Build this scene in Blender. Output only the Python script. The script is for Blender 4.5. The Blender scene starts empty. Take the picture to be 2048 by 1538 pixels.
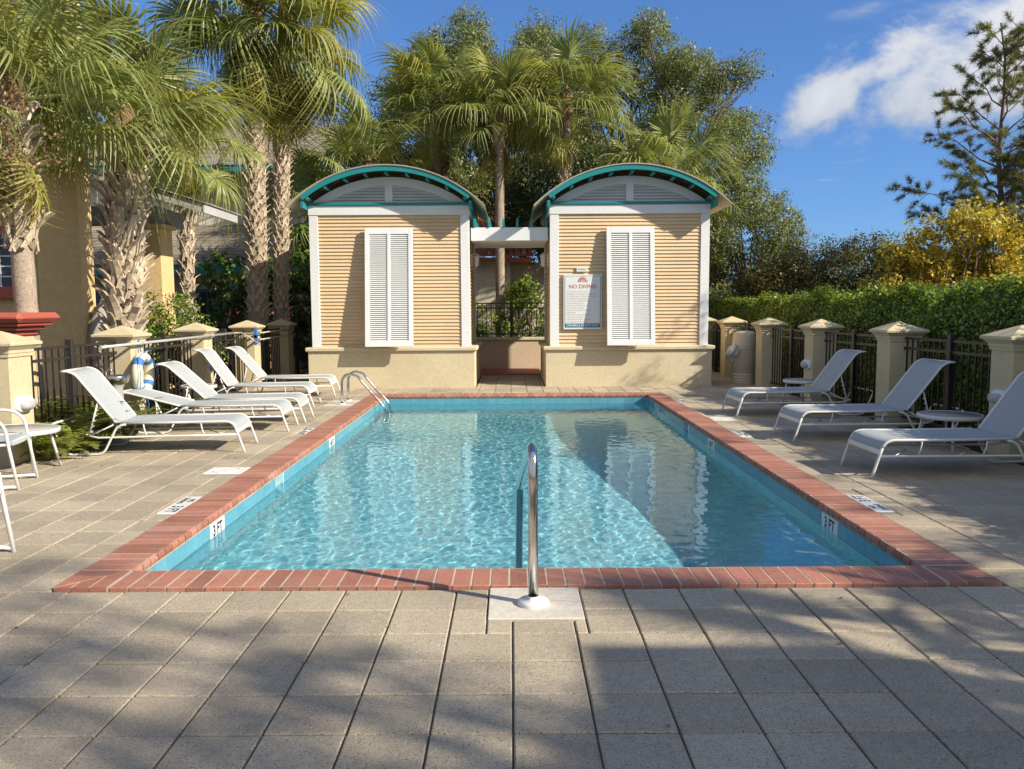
import bpy, math, random
import numpy as np
from mathutils import Vector, Matrix, Euler

S = bpy.context.scene
COL = S.collection
R = math.radians
rnd = random.Random(7)
PI = math.pi

# ------------------------------------------------------------------ camera
cam_d = bpy.data.cameras.new('camera')
cam = bpy.data.objects.new('camera', cam_d)
COL.objects.link(cam)
cam_d.sensor_width = 36.0
cam_d.lens = 36.0 * 1620 / 2048
cam_d.clip_start = 0.05
cam_d.clip_end = 2000
cam.location = (0, 0, 1.54)
PITCH, YAW, ROLL = R(5.34), R(-0.07), R(0.33)
cam.matrix_world = (Matrix.Translation(cam.location) @ Matrix.Rotation(YAW, 4, 'Z')
                    @ Matrix.Rotation(R(90) - PITCH, 4, 'X') @ Matrix.Rotation(-ROLL, 4, 'Z'))
S.camera = cam

# ------------------------------------------------------------------ sky, sun, exposure
SUN_EL, SUN_AZ = R(31.5), R(116.0)          # azimuth clockwise from +Y
SKY_STRENGTH, SUN_STRENGTH, EXPOSURE = 0.135, 4.6, 0.72
to_sun = Vector((math.sin(SUN_AZ) * math.cos(SUN_EL), math.cos(SUN_AZ) * math.cos(SUN_EL), math.sin(SUN_EL)))
sun_d = bpy.data.lights.new('sun', 'SUN')
sun_d.energy = SUN_STRENGTH
sun_d.angle = R(0.6)
sun_d.color = (1.0, 0.90, 0.74)
sun = bpy.data.objects.new('sun', sun_d)
COL.objects.link(sun)
sun.rotation_euler = to_sun.to_track_quat('Z', 'Y').to_euler()
sun.location = to_sun * 60

world = bpy.data.worlds.new('World')
S.world = world
world.use_nodes = True
wn, wl = world.node_tree.nodes, world.node_tree.links
wn.clear()


def wmath(op, a, b=None, c=None, clamp=False):
    n = wn.new('ShaderNodeMath')
    n.operation = op
    n.use_clamp = clamp
    for i, v in enumerate((a, b, c)):
        if v is None:
            continue
        if isinstance(v, (int, float)):
            n.inputs[i].default_value = v
        else:
            wl.new(v, n.inputs[i])
    return n.outputs[0]


wout = wn.new('ShaderNodeOutputWorld')
bg = wn.new('ShaderNodeBackground')
bg.inputs['Strength'].default_value = SKY_STRENGTH
sky = wn.new('ShaderNodeTexSky')
sky.sky_type = 'NISHITA'
sky.sun_disc = False
sky.sun_elevation = SUN_EL
sky.sun_rotation = SUN_AZ
sky.altitude = 0
sky.air_density = 1.0
sky.dust_density = 0.0
sky.ozone_density = 3.0
tc = wn.new('ShaderNodeTexCoord')
sx = wn.new('ShaderNodeSeparateXYZ')
wl.new(tc.outputs['Generated'], sx.inputs[0])
yy = wmath('MAXIMUM', sx.outputs['Y'], 0.05)
u = wmath('DIVIDE', sx.outputs['X'], yy)
v = wmath('DIVIDE', sx.outputs['Z'], yy)
cv = wn.new('ShaderNodeCombineXYZ')
wl.new(wmath('MULTIPLY', wmath('ADD', u, wmath('MULTIPLY', v, 0.6)), 6.5), cv.inputs[0])
wl.new(wmath('MULTIPLY', wmath('SUBTRACT', v, wmath('MULTIPLY', u, 0.30)), 9.5), cv.inputs[1])
cn = wn.new('ShaderNodeTexNoise')
cn.inputs['Scale'].default_value = 1.0
cn.inputs['Detail'].default_value = 8
cn.inputs['Roughness'].default_value = 0.6
cn.inputs['Distortion'].default_value = 0.25
wl.new(cv.outputs[0], cn.inputs['Vector'])


def blob(u0, v0, ru, rv, tilt):
    du = wmath('SUBTRACT', u, u0)
    dv = wmath('SUBTRACT', wmath('SUBTRACT', v, v0), wmath('MULTIPLY', du, tilt))
    d = wmath('SQRT', wmath('ADD', wmath('POWER', wmath('ABSOLUTE', wmath('DIVIDE', du, ru)), 2.0),
                            wmath('POWER', wmath('ABSOLUTE', wmath('DIVIDE', dv, rv)), 2.0)))
    return wmath('SUBTRACT', 1.0, d)


b1 = blob(0.620, 0.300, 0.250, 0.095, 0.20)
b2 = wmath('MULTIPLY', blob(0.378, 0.250, 0.070, 0.046, 0.5), 0.70)
b3 = blob(0.455, 0.285, 0.10, 0.028, 0.25)
bm = wmath('MAXIMUM', wmath('MAXIMUM', b1, b2), wmath('MULTIPLY', b3, 0.75))
dens = wmath('ADD', wmath('MULTIPLY', bm, 0.95), wmath('MULTIPLY', wmath('SUBTRACT', cn.outputs['Fac'], 0.5), 1.9))
mr = wn.new('ShaderNodeMapRange')
mr.interpolation_type = 'SMOOTHSTEP'
mr.inputs['From Min'].default_value = 0.0
mr.inputs['From Max'].default_value = 0.46
wl.new(dens, mr.inputs['Value'])
front = wmath('GREATER_THAN', sx.outputs['Y'], 0.05)
mask = wmath('MULTIPLY', wmath('MULTIPLY', mr.outputs[0], front), 0.93)
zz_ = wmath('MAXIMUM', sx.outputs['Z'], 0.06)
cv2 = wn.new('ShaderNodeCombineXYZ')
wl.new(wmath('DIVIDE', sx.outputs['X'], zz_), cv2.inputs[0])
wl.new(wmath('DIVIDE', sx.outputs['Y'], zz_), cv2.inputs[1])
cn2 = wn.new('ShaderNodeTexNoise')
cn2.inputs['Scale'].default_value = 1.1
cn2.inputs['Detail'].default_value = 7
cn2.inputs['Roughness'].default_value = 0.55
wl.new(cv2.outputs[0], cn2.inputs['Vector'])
fill_cover = wmath('MULTIPLY', wmath('SUBTRACT', 0.26, sx.outputs['Y']), 0.52, clamp=True)  # clouds added behind the camera as neutral fill light
dens2 = wmath('SUBTRACT', wmath('ADD', cn2.outputs['Fac'], fill_cover), 0.60)
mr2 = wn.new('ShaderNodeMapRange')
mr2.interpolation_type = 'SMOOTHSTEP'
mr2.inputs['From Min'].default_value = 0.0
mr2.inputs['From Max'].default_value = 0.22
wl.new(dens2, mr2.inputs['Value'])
fill_cloud = wmath('MULTIPLY', mr2.outputs[0], wmath('GREATER_THAN', sx.outputs['Z'], 0.06))
mask = wmath('MAXIMUM', mask, wmath('MULTIPLY', fill_cloud, 0.9))
ccol = wn.new('ShaderNodeMix')
ccol.data_type = 'RGBA'
ccol.inputs['A'].default_value = (2.3, 2.5, 2.9, 1)
ccol.inputs['B'].default_value = (3.7, 3.75, 3.9, 1)
shade = wn.new('ShaderNodeMapRange')
shade.inputs['From Min'].default_value = 0.0
shade.inputs['From Max'].default_value = 0.9
wl.new(wmath('ADD', dens, wmath('MULTIPLY', wmath('SUBTRACT', v, wmath('ADD', 0.26, wmath('MULTIPLY', wmath('SUBTRACT', u, 0.5), 0.1))), 5.0)), shade.inputs['Value'])
wl.new(shade.outputs[0], ccol.inputs['Factor'])
wmix = wn.new('ShaderNodeMix')
wmix.data_type = 'RGBA'
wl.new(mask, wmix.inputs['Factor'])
hs = wn.new('ShaderNodeMix')
hs.data_type = 'RGBA'
hs.blend_type = 'MULTIPLY'
hs.inputs['Factor'].default_value = 1.0
hs.inputs['B'].default_value = (0.38, 0.62, 1.02, 1)
gm = wn.new('ShaderNodeGamma')
gm.inputs['Gamma'].default_value = 0.72
wl.new(sky.outputs[0], gm.inputs['Color'])
wl.new(gm.outputs[0], hs.inputs['A'])
wl.new(hs.outputs['Result'], wmix.inputs['A'])
wl.new(ccol.outputs['Result'], wmix.inputs['B'])
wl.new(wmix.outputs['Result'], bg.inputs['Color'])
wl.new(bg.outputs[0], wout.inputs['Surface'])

S.view_settings.view_transform = 'Standard'
S.view_settings.look = 'None'
S.view_settings.gamma = 1.0
S.view_settings.use_curve_mapping = False
S.view_settings.exposure = EXPOSURE
S.render.engine = 'CYCLES'
S.cycles.max_bounces = 8
S.cycles.transparent_max_bounces = 16
S.cycles.use_denoising = True


# ------------------------------------------------------------------ materials
def new_mat(name):
    m = bpy.data.materials.new(name)
    m.use_nodes = True
    n, l = m.node_tree.nodes, m.node_tree.links
    n.clear()
    out = n.new('ShaderNodeOutputMaterial')
    return m, n, l, out


def mix_rgb(n, l, fac, a, b, blend='MIX'):
    x = n.new('ShaderNodeMix')
    x.data_type = 'RGBA'
    x.blend_type = blend
    for sock, v in (('Factor', fac), ('A', a), ('B', b)):
        if isinstance(v, (int, float)):
            x.inputs[sock].default_value = v
        elif isinstance(v, tuple):
            x.inputs[sock].default_value = (*v[:3], 1)
        else:
            l.new(v, x.inputs[sock])
    return x.outputs['Result']


def noise(n, l, scale, detail=4, rough=0.55, vec=None, dim='3D'):
    t = n.new('ShaderNodeTexNoise')
    t.inputs['Scale'].default_value = scale
    t.inputs['Detail'].default_value = detail
    t.inputs['Roughness'].default_value = rough
    if vec is not None:
        l.new(vec, t.inputs['Vector'])
    return t.outputs['Fac']


def ramp(n, l, val, lo, hi, a=0.0, b=1.0):
    r = n.new('ShaderNodeMapRange')
    r.inputs['From Min'].default_value = lo
    r.inputs['From Max'].default_value = hi
    r.inputs['To Min'].default_value = a
    r.inputs['To Max'].default_value = b
    l.new(val, r.inputs['Value'])
    return r.outputs[0]


def worldpos(n):
    return n.new('ShaderNodeNewGeometry').outputs['Position']


def rand_sum(n, l):
    """random number per object plus per island"""
    oi = n.new('ShaderNodeObjectInfo').outputs['Random']
    ri = n.new('ShaderNodeNewGeometry').outputs['Random Per Island']
    a = n.new('ShaderNodeMath')
    a.operation = 'ADD'
    l.new(oi, a.inputs[0])
    l.new(ri, a.inputs[1])
    f = n.new('ShaderNodeMath')
    f.operation = 'FRACT'
    l.new(a.outputs[0], f.inputs[0])
    return f.outputs[0]


def surf(name, col, col2=None, rough=0.6, big=1.2, fine=40, amount=0.5, speck=None, speck_scale=200, bump=0.0,
         bump_scale=80, metallic=0.0, vary=0.0, spec=0.5, dirt=None, dirt_scale=0.8, dirt_amt=0.5):
    """painted / mineral surface: two-tone mottling, optional speckles, per-piece variation, stains, bump"""
    m, n, l, out = new_mat(name)
    p = n.new('ShaderNodeBsdfPrincipled')
    l.new(p.outputs[0], out.inputs[0])
    p.inputs['Roughness'].default_value = rough
    p.inputs['Metallic'].default_value = metallic
    p.inputs['Specular IOR Level'].default_value = spec
    pos = worldpos(n)
    c2 = col2 or tuple(c * 0.82 for c in col)
    f = ramp(n, l, noise(n, l, big, 5, 0.6, pos), 0.3, 0.7)
    c = mix_rgb(n, l, f, col, c2)
    g = ramp(n, l, noise(n, l, fine, 3, 0.6, pos), 0.3, 0.7, 1 - 0.25 * amount, 1 + 0.2 * amount)
    c = mix_rgb(n, l, 1.0, c, g, 'MULTIPLY')
    if speck:
        sp = noise(n, l, speck_scale, 2, 0.7, pos)
        c = mix_rgb(n, l, ramp(n, l, sp, 0.56, 0.66), c, speck[0])
        sp2 = noise(n, l, speck_scale * 0.8 + 3, 2, 0.7, pos)
        c = mix_rgb(n, l, ramp(n, l, sp2, 0.60, 0.68, 0, 0.8), c, speck[1])
    if dirt:
        d = ramp(n, l, noise(n, l, dirt_scale, 6, 0.65, pos), 0.48, 0.72, 0, dirt_amt)
        c = mix_rgb(n, l, d, c, dirt)
    if vary:
        rr = rand_sum(n, l)
        c = mix_rgb(n, l, 1.0, c, ramp(n, l, rr, 0, 1, 1 - vary, 1 + vary * 0.7), 'MULTIPLY')
    l.new(c, p.inputs['Base Color'])
    if bump:
        b = n.new('ShaderNodeBump')
        b.inputs['Strength'].default_value = bump
        b.inputs['Distance'].default_value = 0.01
        l.new(noise(n, l, bump_scale, 3, 0.6, pos), b.inputs['Height'])
        l.new(b.outputs[0], p.inputs['Normal'])
    return m


def leaf_mat(name, col_a, col_b, dead=None, dead_amt=0.0, transl=0.35, rough=0.45, spec=0.4):
    m, n, l, out = new_mat(name)
    r = rand_sum(n, l)
    c = mix_rgb(n, l, r, col_a, col_b)
    f = ramp(n, l, noise(n, l, 1.1, 3, 0.6, worldpos(n)), 0.35, 0.65, 0.75, 1.2)
    c = mix_rgb(n, l, 1.0, c, f, 'MULTIPLY')
    if dead:
        w = n.new('ShaderNodeTexWhiteNoise')
        w.noise_dimensions = '1D'
        l.new(r, w.inputs['W'])
        t = n.new('ShaderNodeMath')
        t.operation = 'GREATER_THAN'
        t.inputs[1].default_value = 1 - dead_amt
        l.new(w.outputs['Value'], t.inputs[0])
        c = mix_rgb(n, l, t.outputs[0], c, dead)
    p = n.new('ShaderNodeBsdfPrincipled')
    p.inputs['Roughness'].default_value = rough
    p.inputs['Specular IOR Level'].default_value = spec
    l.new(c, p.inputs['Base Color'])
    t = n.new('ShaderNodeBsdfTranslucent')
    l.new(mix_rgb(n, l, 1.0, c, (1.25, 1.25, 0.6), 'MULTIPLY'), t.inputs['Color'])
    mx = n.new('ShaderNodeMixShader')
    mx.inputs[0].default_value = transl
    l.new(p.outputs[0], mx.inputs[1])
    l.new(t.outputs[0], mx.inputs[2])
    l.new(mx.outputs[0], out.inputs[0])
    return m


M = {}
M['paver'] = surf('paver_stone', (0.49, 0.415, 0.30), (0.42, 0.355, 0.255), rough=0.85, big=0.9, fine=25, amount=0.5,
                  speck=((0.17, 0.12, 0.085), (0.66, 0.60, 0.51)), speck_scale=105, bump=0.55, bump_scale=170, vary=0.17,
                  dirt=(0.22, 0.185, 0.15), dirt_scale=0.8, dirt_amt=0.55)
M['sand'] = surf('joint_sand', (0.17, 0.145, 0.11), (0.07, 0.06, 0.05), rough=0.95, big=1.5, fine=60)
M['soil'] = surf('soil', (0.10, 0.075, 0.05), (0.06, 0.05, 0.03), rough=1.0, big=0.6, fine=12, bump=0.8, bump_scale=25)
M['brick'] = surf('coping_brick', (0.43, 0.185, 0.125), (0.33, 0.135, 0.095), rough=0.75, big=2.2, fine=55, amount=0.8, bump=0.3, bump_scale=200, vary=0.22, dirt=(0.40, 0.27, 0.21), dirt_scale=2.6, dirt_amt=0.5)
M['mortar'] = surf('mortar', (0.56, 0.47, 0.35), (0.42, 0.35, 0.26), rough=0.95, fine=60, amount=0.9)
M['pool_tile'] = surf('pool_tile', (0.13, 0.36, 0.46), (0.105, 0.32, 0.43), rough=0.22, big=3, fine=30, amount=0.4, vary=0.06)
M['dark_tile'] = surf('dark_tile', (0.03, 0.16, 0.27), rough=0.25)
M['plaster'] = surf('pool_plaster', (0.48, 0.70, 0.74), (0.41, 0.65, 0.71), rough=0.8, big=1.2, fine=9, amount=0.7,
                    speck=((0.21, 0.44, 0.54), (0.72, 0.80, 0.81)), speck_scale=48)
M['white_paint'] = surf('white_paint', (0.76, 0.775, 0.79), (0.72, 0.735, 0.75), rough=0.5, big=1.5, fine=30, amount=0.25,
                        dirt=(0.58, 0.57, 0.54), dirt_scale=1.6, dirt_amt=0.22)
M['tube_white'] = surf('white_tube', (0.66, 0.655, 0.635), (0.61, 0.605, 0.585), rough=0.35, amount=0.2)
M['lap'] = surf('lap_siding', (0.70, 0.525, 0.325), (0.66, 0.49, 0.30), rough=0.65, big=1.4, fine=25, amount=0.35, vary=0.07, dirt=(0.50, 0.39, 0.26), dirt_scale=1.3, dirt_amt=0.3)
M['stucco'] = surf('cream_stucco', (0.62, 0.54, 0.375), (0.56, 0.485, 0.33), rough=0.85, big=0.9, fine=18, amount=0.4, bump=0.35,
                   bump_scale=60, dirt=(0.44, 0.38, 0.26), dirt_scale=1.1, dirt_amt=0.4)
M['pillar'] = surf('pillar_stucco', (0.57, 0.485, 0.31), (0.52, 0.44, 0.28), rough=0.85, big=1.3, fine=20, amount=0.35, bump=0.3,
                   bump_scale=70, dirt=(0.42, 0.37, 0.27), dirt_scale=1.7, dirt_amt=0.4)
M['pink_stucco'] = surf('pink_stucco', (0.62, 0.49, 0.355), (0.57, 0.445, 0.32), rough=0.85, big=1.0, fine=20, bump=0.3)
M['ochre'] = surf('ochre_stucco', (0.66, 0.49, 0.25), (0.62, 0.45, 0.225), rough=0.9, big=0.8, fine=15, amount=0.4, bump=0.35, bump_scale=50,
                  dirt=(0.48, 0.34, 0.16), dirt_scale=0.9, dirt_amt=0.3)
M['cream_wall'] = surf('cream_wall', (0.72, 0.66, 0.53), (0.66, 0.60, 0.48), rough=0.9, big=0.5, fine=10, bump=0.2)
M['teal'] = surf('teal_paint', (0.012, 0.235, 0.25), (0.012, 0.21, 0.225), rough=0.4, amount=0.3)
M['roof_metal'] = surf('roof_metal', (0.42, 0.38, 0.31), (0.36, 0.325, 0.265), rough=0.55, big=1.2)
M['soffit'] = surf('cream_soffit', (0.60, 0.53, 0.37), rough=0.7)
M['eave_shade'] = surf('eave_shade_black', (0.022, 0.02, 0.018), rough=0.9)  # near-black colour standing in for shade under the eave
M['black_metal'] = surf('black_aluminium', (0.022, 0.018, 0.017), (0.028, 0.023, 0.02), rough=0.45, amount=0.4)
M['fabric'] = surf('sling_fabric', (0.42, 0.45, 0.465), (0.39, 0.42, 0.44), rough=0.85, big=1.0, fine=420, amount=1.6, bump=0.5, bump_scale=500, dirt=(0.38, 0.39, 0.38), dirt_scale=2.2, dirt_amt=0.35)
M['blue_fabric'] = surf('blue_fabric', (0.10, 0.14, 0.30), rough=0.8)
M['table_top'] = surf('table_top', (0.42, 0.40, 0.36), (0.37, 0.35, 0.315), rough=0.5, fine=120)
M['lid_white'] = surf('lid_white', (0.74, 0.73, 0.70), (0.68, 0.67, 0.64), rough=0.55, dirt=(0.5, 0.47, 0.41), dirt_scale=6, dirt_amt=0.3)
M['slab'] = surf('cream_slab', (0.62, 0.58, 0.49), (0.57, 0.53, 0.44), rough=0.7, big=2.5, fine=30, dirt=(0.45, 0.40, 0.31), dirt_scale=5, dirt_amt=0.3)
M['ink'] = surf('black_ink', (0.02, 0.02, 0.022), rough=0.5)
M['sign_white'] = surf('sign_white', (0.72, 0.74, 0.73), (0.70, 0.72, 0.71), rough=0.35, amount=0.1)
M['sign_blue'] = surf('sign_blue', (0.02, 0.17, 0.28), rough=0.35)
M['sign_pink'] = surf('sign_pink', (0.50, 0.07, 0.13), rough=0.4)
M['sign_orange'] = surf('sign_orange', (0.75, 0.40, 0.12), rough=0.4)
M['sign_grey'] = surf('sign_grey', (0.30, 0.31, 0.33), rough=0.4)
M['red_cap'] = surf('terracotta_paint', (0.40, 0.095, 0.065), (0.36, 0.08, 0.055), rough=0.6, fine=25)
M['tile_red'] = surf('roof_tile', (0.40, 0.135, 0.08), (0.30, 0.095, 0.06), rough=0.8, big=3, fine=20, vary=0.25)
M['shingle'] = surf('shingle', (0.30, 0.255, 0.20), (0.22, 0.185, 0.145), rough=0.9, big=2, fine=15, vary=0.22)
M['grey_wood'] = surf('grey_soffit', (0.36, 0.39, 0.40), (0.31, 0.34, 0.35), rough=0.7)
M['grey_trim'] = surf('grey_trim', (0.46, 0.46, 0.46), rough=0.6)
M['glass_dark'] = surf('window_glass', (0.03, 0.035, 0.045), rough=0.1)
M['bin'] = surf('bin_plastic', (0.55, 0.47, 0.36), (0.50, 0.43, 0.33), rough=0.6)
M['bag'] = surf('bag_plastic', (0.66, 0.66, 0.64), rough=0.3)
M['ring_white'] = surf('ring_white', (0.72, 0.68, 0.56), (0.66, 0.62, 0.50), rough=0.6)
M['ring_blue'] = surf('ring_blue', (0.05, 0.19, 0.50), rough=0.6)
M['alu'] = surf('pole_aluminium', (0.55, 0.54, 0.50), (0.48, 0.47, 0.44), rough=0.4, metallic=0.3)
M['bark_palm'] = surf('palm_bark', (0.38, 0.31, 0.24), (0.27, 0.215, 0.165), rough=0.95, big=6, fine=40, amount=1.2, bump=0.9, bump_scale=30)
M['boot'] = surf('leaf_base', (0.60, 0.49, 0.37), (0.42, 0.33, 0.23), rough=0.9, big=5, fine=40, amount=1.2, vary=0.3, bump=0.6, bump_scale=60)
M['fibre'] = surf('dead_fibre', (0.23, 0.135, 0.07), (0.15, 0.085, 0.045), rough=1.0, big=5, fine=50, amount=1.2, bump=0.8, bump_scale=50)
M['bark'] = surf('oak_bark', (0.14, 0.11, 0.085), (0.08, 0.065, 0.05), rough=0.95, big=5, fine=25, amount=1, bump=0.8, bump_scale=25)
M['pine_bark'] = surf('pine_bark', (0.20, 0.14, 0.10), (0.12, 0.09, 0.07), rough=0.95, big=5, fine=25, bump=0.6, bump_scale=25)
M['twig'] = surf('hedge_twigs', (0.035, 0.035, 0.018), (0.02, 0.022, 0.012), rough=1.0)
M['boulder'] = surf('boulder_stone', (0.46, 0.42, 0.38), (0.38, 0.34, 0.31), rough=0.9, bump=0.5, bump_scale=30)

M['frond'] = leaf_mat('palm_frond', (0.33, 0.355, 0.12), (0.21, 0.25, 0.085), transl=0.32, rough=0.42)
M['frond_yel'] = leaf_mat('palm_frond_yellow', (0.42, 0.39, 0.11), (0.30, 0.31, 0.08), transl=0.4, rough=0.45)
M['frond_dead'] = leaf_mat('palm_frond_dead', (0.30, 0.205, 0.10), (0.21, 0.135, 0.065), transl=0.3, rough=0.8, spec=0.1)
M['petiole'] = surf('petiole', (0.22, 0.26, 0.07), (0.26, 0.25, 0.08), rough=0.5)
M['oak'] = leaf_mat('oak_leaf', (0.235, 0.275, 0.10), (0.14, 0.175, 0.062), dead=(0.34, 0.29, 0.17), dead_amt=0.10, transl=0.32)
M['oak_dark'] = leaf_mat('dark_leaf', (0.075, 0.105, 0.03), (0.045, 0.068, 0.02), transl=0.24)
M['hedge'] = leaf_mat('hedge_leaf', (0.14, 0.225, 0.034), (0.06, 0.115, 0.02), dead=(0.36, 0.42, 0.08), dead_amt=0.34, transl=0.34, rough=0.32)
M['shrub'] = leaf_mat('shrub_leaf', (0.14, 0.155, 0.045), (0.075, 0.09, 0.026), dead=(0.22, 0.09, 0.045), dead_amt=0.14, transl=0.28)
M['yellow'] = leaf_mat('yellow_leaf', (0.70, 0.53, 0.09), (0.48, 0.40, 0.07), dead=(0.17, 0.19, 0.04), dead_amt=0.2, transl=0.42)
M['magnolia'] = leaf_mat('broad_leaf', (0.17, 0.27, 0.045), (0.06, 0.11, 0.025), transl=0.3, rough=0.3)
M['needle'] = leaf_mat('pine_needle', (0.21, 0.215, 0.075), (0.12, 0.14, 0.048), dead=(0.30, 0.20, 0.09), dead_amt=0.08, transl=0.25)
M['fern'] = leaf_mat('fern_leaf', (0.27, 0.31, 0.06), (0.16, 0.21, 0.045), dead=(0.30, 0.18, 0.09), dead_amt=0.08, transl=0.4)
M['vine'] = leaf_mat('vine_leaf', (0.34, 0.18, 0.10), (0.20, 0.16, 0.07), dead=(0.12, 0.16, 0.04), dead_amt=0.35, transl=0.3)


def steel_mat():
    m, n, l, out = new_mat('stainless_steel')
    p = n.new('ShaderNodeBsdfPrincipled')
    p.inputs['Base Color'].default_value = (0.62, 0.60, 0.57, 1)
    p.inputs['Metallic'].default_value = 1.0
    r = ramp(n, l, noise(n, l, 30, 3, 0.6, worldpos(n)), 0.3, 0.7, 0.10, 0.22)
    l.new(r, p.inputs['Roughness'])
    l.new(p.outputs[0], out.inputs[0])
    return m


M['steel'] = steel_mat()


def water_mat():
    m, n, l, out = new_mat('pool_water')
    g_ = n.new('ShaderNodeBsdfGlass')
    g_.inputs['IOR'].default_value = 1.33
    g_.inputs['Roughness'].default_value = 0.0
    g_.inputs['Color'].default_value = (0.72, 0.93, 0.97, 1)
    l.new(g_.outputs[0], out.inputs[0])
    return m


M['water'] = water_mat()


# ------------------------------------------------------------------ geometry helpers
class MB:
    def __init__(self):
        self.v, self.f, self.s = [], [], []

    def add(self, verts, faces, smooth=False, mtx=None):
        o = len(self.v)
        if mtx is not None:
            verts = [mtx @ Vector(p) for p in verts]
        self.v += [tuple(p) for p in verts]
        self.f += [tuple(i + o for i in f) for f in faces]
        self.s += [smooth] * len(faces)
        return self

    def box(self, x0, x1, y0, y1, z0, z1, b=0.0, mtx=None):
        if b <= 0:
            vs = [(x, y, z) for x in (x0, x1) for y in (y0, y1) for z in (z0, z1)]
            fs = [(0, 1, 3, 2), (4, 6, 7, 5), (0, 4, 5, 1), (2, 3, 7, 6), (0, 2, 6, 4), (1, 5, 7, 3)]
            return self.add(vs, fs, mtx=mtx)
        # chamfered box
        vs, idx = [], {}
        X, Y, Z = (x0, x1), (y0, y1), (z0, z1)
        for i in (0, 1):
            for j in (0, 1):
                for k in (0, 1):
                    c = (X[i], Y[j], Z[k])
                    ins = (b if i == 0 else -b, b if j == 0 else -b, b if k == 0 else -b)
                    for a in range(3):
                        p = [c[q] + (ins[q] if q != a else 0) for q in range(3)]
                        idx[(i, j, k, a)] = len(vs)
                        vs.append(tuple(p))
        fs = []
        for i in (0, 1):
            q = [idx[(i, 0, 0, 0)], idx[(i, 1, 0, 0)], idx[(i, 1, 1, 0)], idx[(i, 0, 1, 0)]]
            fs.append(tuple(q if i else q[::-1]))
            q = [idx[(0, i, 0, 1)], idx[(0, i, 1, 1)], idx[(1, i, 1, 1)], idx[(1, i, 0, 1)]]
            fs.append(tuple(q if i else q[::-1]))
            q = [idx[(0, 0, i, 2)], idx[(1, 0, i, 2)], idx[(1, 1, i, 2)], idx[(0, 1, i, 2)]]
            fs.append(tuple(q if i else q[::-1]))
        for j in (0, 1):
            for k in (0, 1):
                fs.append((idx[(0, j, k, 1)], idx[(1, j, k, 1)], idx[(1, j, k, 2)], idx[(0, j, k, 2)]))
                fs.append((idx[(j, 0, k, 0)], idx[(j, 1, k, 0)], idx[(j, 1, k, 2)], idx[(j, 0, k, 2)]))
                fs.append((idx[(j, k, 0, 0)], idx[(j, k, 1, 0)], idx[(j, k, 1, 1)], idx[(j, k, 0, 1)]))
        for i in (0, 1):
            for j in (0, 1):
                for k in (0, 1):
                    fs.append((idx[(i, j, k, 0)], idx[(i, j, k, 1)], idx[(i, j, k, 2)]))
        return self.add(vs, fs, mtx=mtx)

    def tube(self, pts, r, n=8, cap=True, smooth=True, mtx=None, flat=None):
        pts = [Vector(p) for p in pts]
        rs = r if isinstance(r, (list, tuple)) else [r] * len(pts)
        vs, fs = [], []
        t0 = (pts[1] - pts[0]).normalized()
        up = Vector((0, 0, 1)) if abs(t0.z) < 0.9 else Vector((0, 1, 0))
        side = t0.cross(up).normalized()
        for i, p in enumerate(pts):
            if i == 0:
                t = pts[1] - pts[0]
            elif i == len(pts) - 1:
                t = pts[-1] - pts[-2]
            else:
                t = (pts[i + 1] - p).normalized() + (p - pts[i - 1]).normalized()
            t.normalize()
            side = (side - t * side.dot(t)).normalized()
            nn = t.cross(side)
            for k in range(n):
                a = 2 * PI * k / n
                w = rs[i] * (flat if flat else 1)
                vs.append(p + side * math.cos(a) * rs[i] + nn * math.sin(a) * w)
        m = len(pts)
        for i in range(m - 1):
            for k in range(n):
                k2 = (k + 1) % n
                fs.append((i * n + k, i * n + k2, (i + 1) * n + k2, (i + 1) * n + k))
        self.add(vs, fs, smooth, mtx)
        if cap:
            self.add([], [])
            o = len(self.v) - len(vs)
            self.f.append(tuple(o + k for k in range(n))[::-1])
            self.f.append(tuple(o + (m - 1) * n + k for k in range(n)))
            self.s += [False, False]
        return self

    def lathe(self, prof, n=24, center=(0, 0, 0), smooth=True, mtx=None):
        vs, fs = [], []
        for (r, z) in prof:
            for k in range(n):
                a = 2 * PI * k / n
                vs.append((center[0] + r * math.cos(a), center[1] + r * math.sin(a), center[2] + z))
        for i in range(len(prof) - 1):
            for k in range(n):
                k2 = (k + 1) % n
                fs.append((i * n + k, i * n + k2, (i + 1) * n + k2, (i + 1) * n + k))
        return self.add(vs, fs, smooth, mtx)

    def prism(self, poly, axis, a0, a1, smooth=False, mtx=None):
        """poly: 2D points; extruded along axis ('x': pts are (y,z); 'y': (x,z); 'z': (x,y))"""
        def P(p, a):
            return {'x': (a, p[0], p[1]), 'y': (p[0], a, p[1]), 'z': (p[0], p[1], a)}[axis]
        n = len(poly)
        vs = [P(p, a0) for p in poly] + [P(p, a1) for p in poly]
        fs = [tuple(range(n))[::-1], tuple(range(n, 2 * n))]
        ss = [False, False]
        for i in range(n):
            j = (i + 1) % n
            fs.append((i, j, n + j, n + i))
        o = len(self.v)
        self.add(vs, fs, False, mtx)
        if smooth:
            for q in range(len(self.s) - n, len(self.s)):
                self.s[q] = True
        return self

    def mesh(self, name, mat):
        me = bpy.data.meshes.new(name)
        me.from_pydata(self.v, [], self.f)
        me.polygons.foreach_set('use_smooth', self.s)
        if mat is not None:
            me.materials.append(M[mat] if isinstance(mat, str) else mat)
        import bmesh as _b
        bm_ = _b.new()
        bm_.from_mesh(me)
        _b.ops.recalc_face_normals(bm_, faces=bm_.faces)
        bm_.to_mesh(me)
        bm_.free()
        me.update()
        return me

    def build(self, name, mat, parent=None, loc=None):
        return link(name, self.mesh(name, mat), parent, loc)


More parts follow.
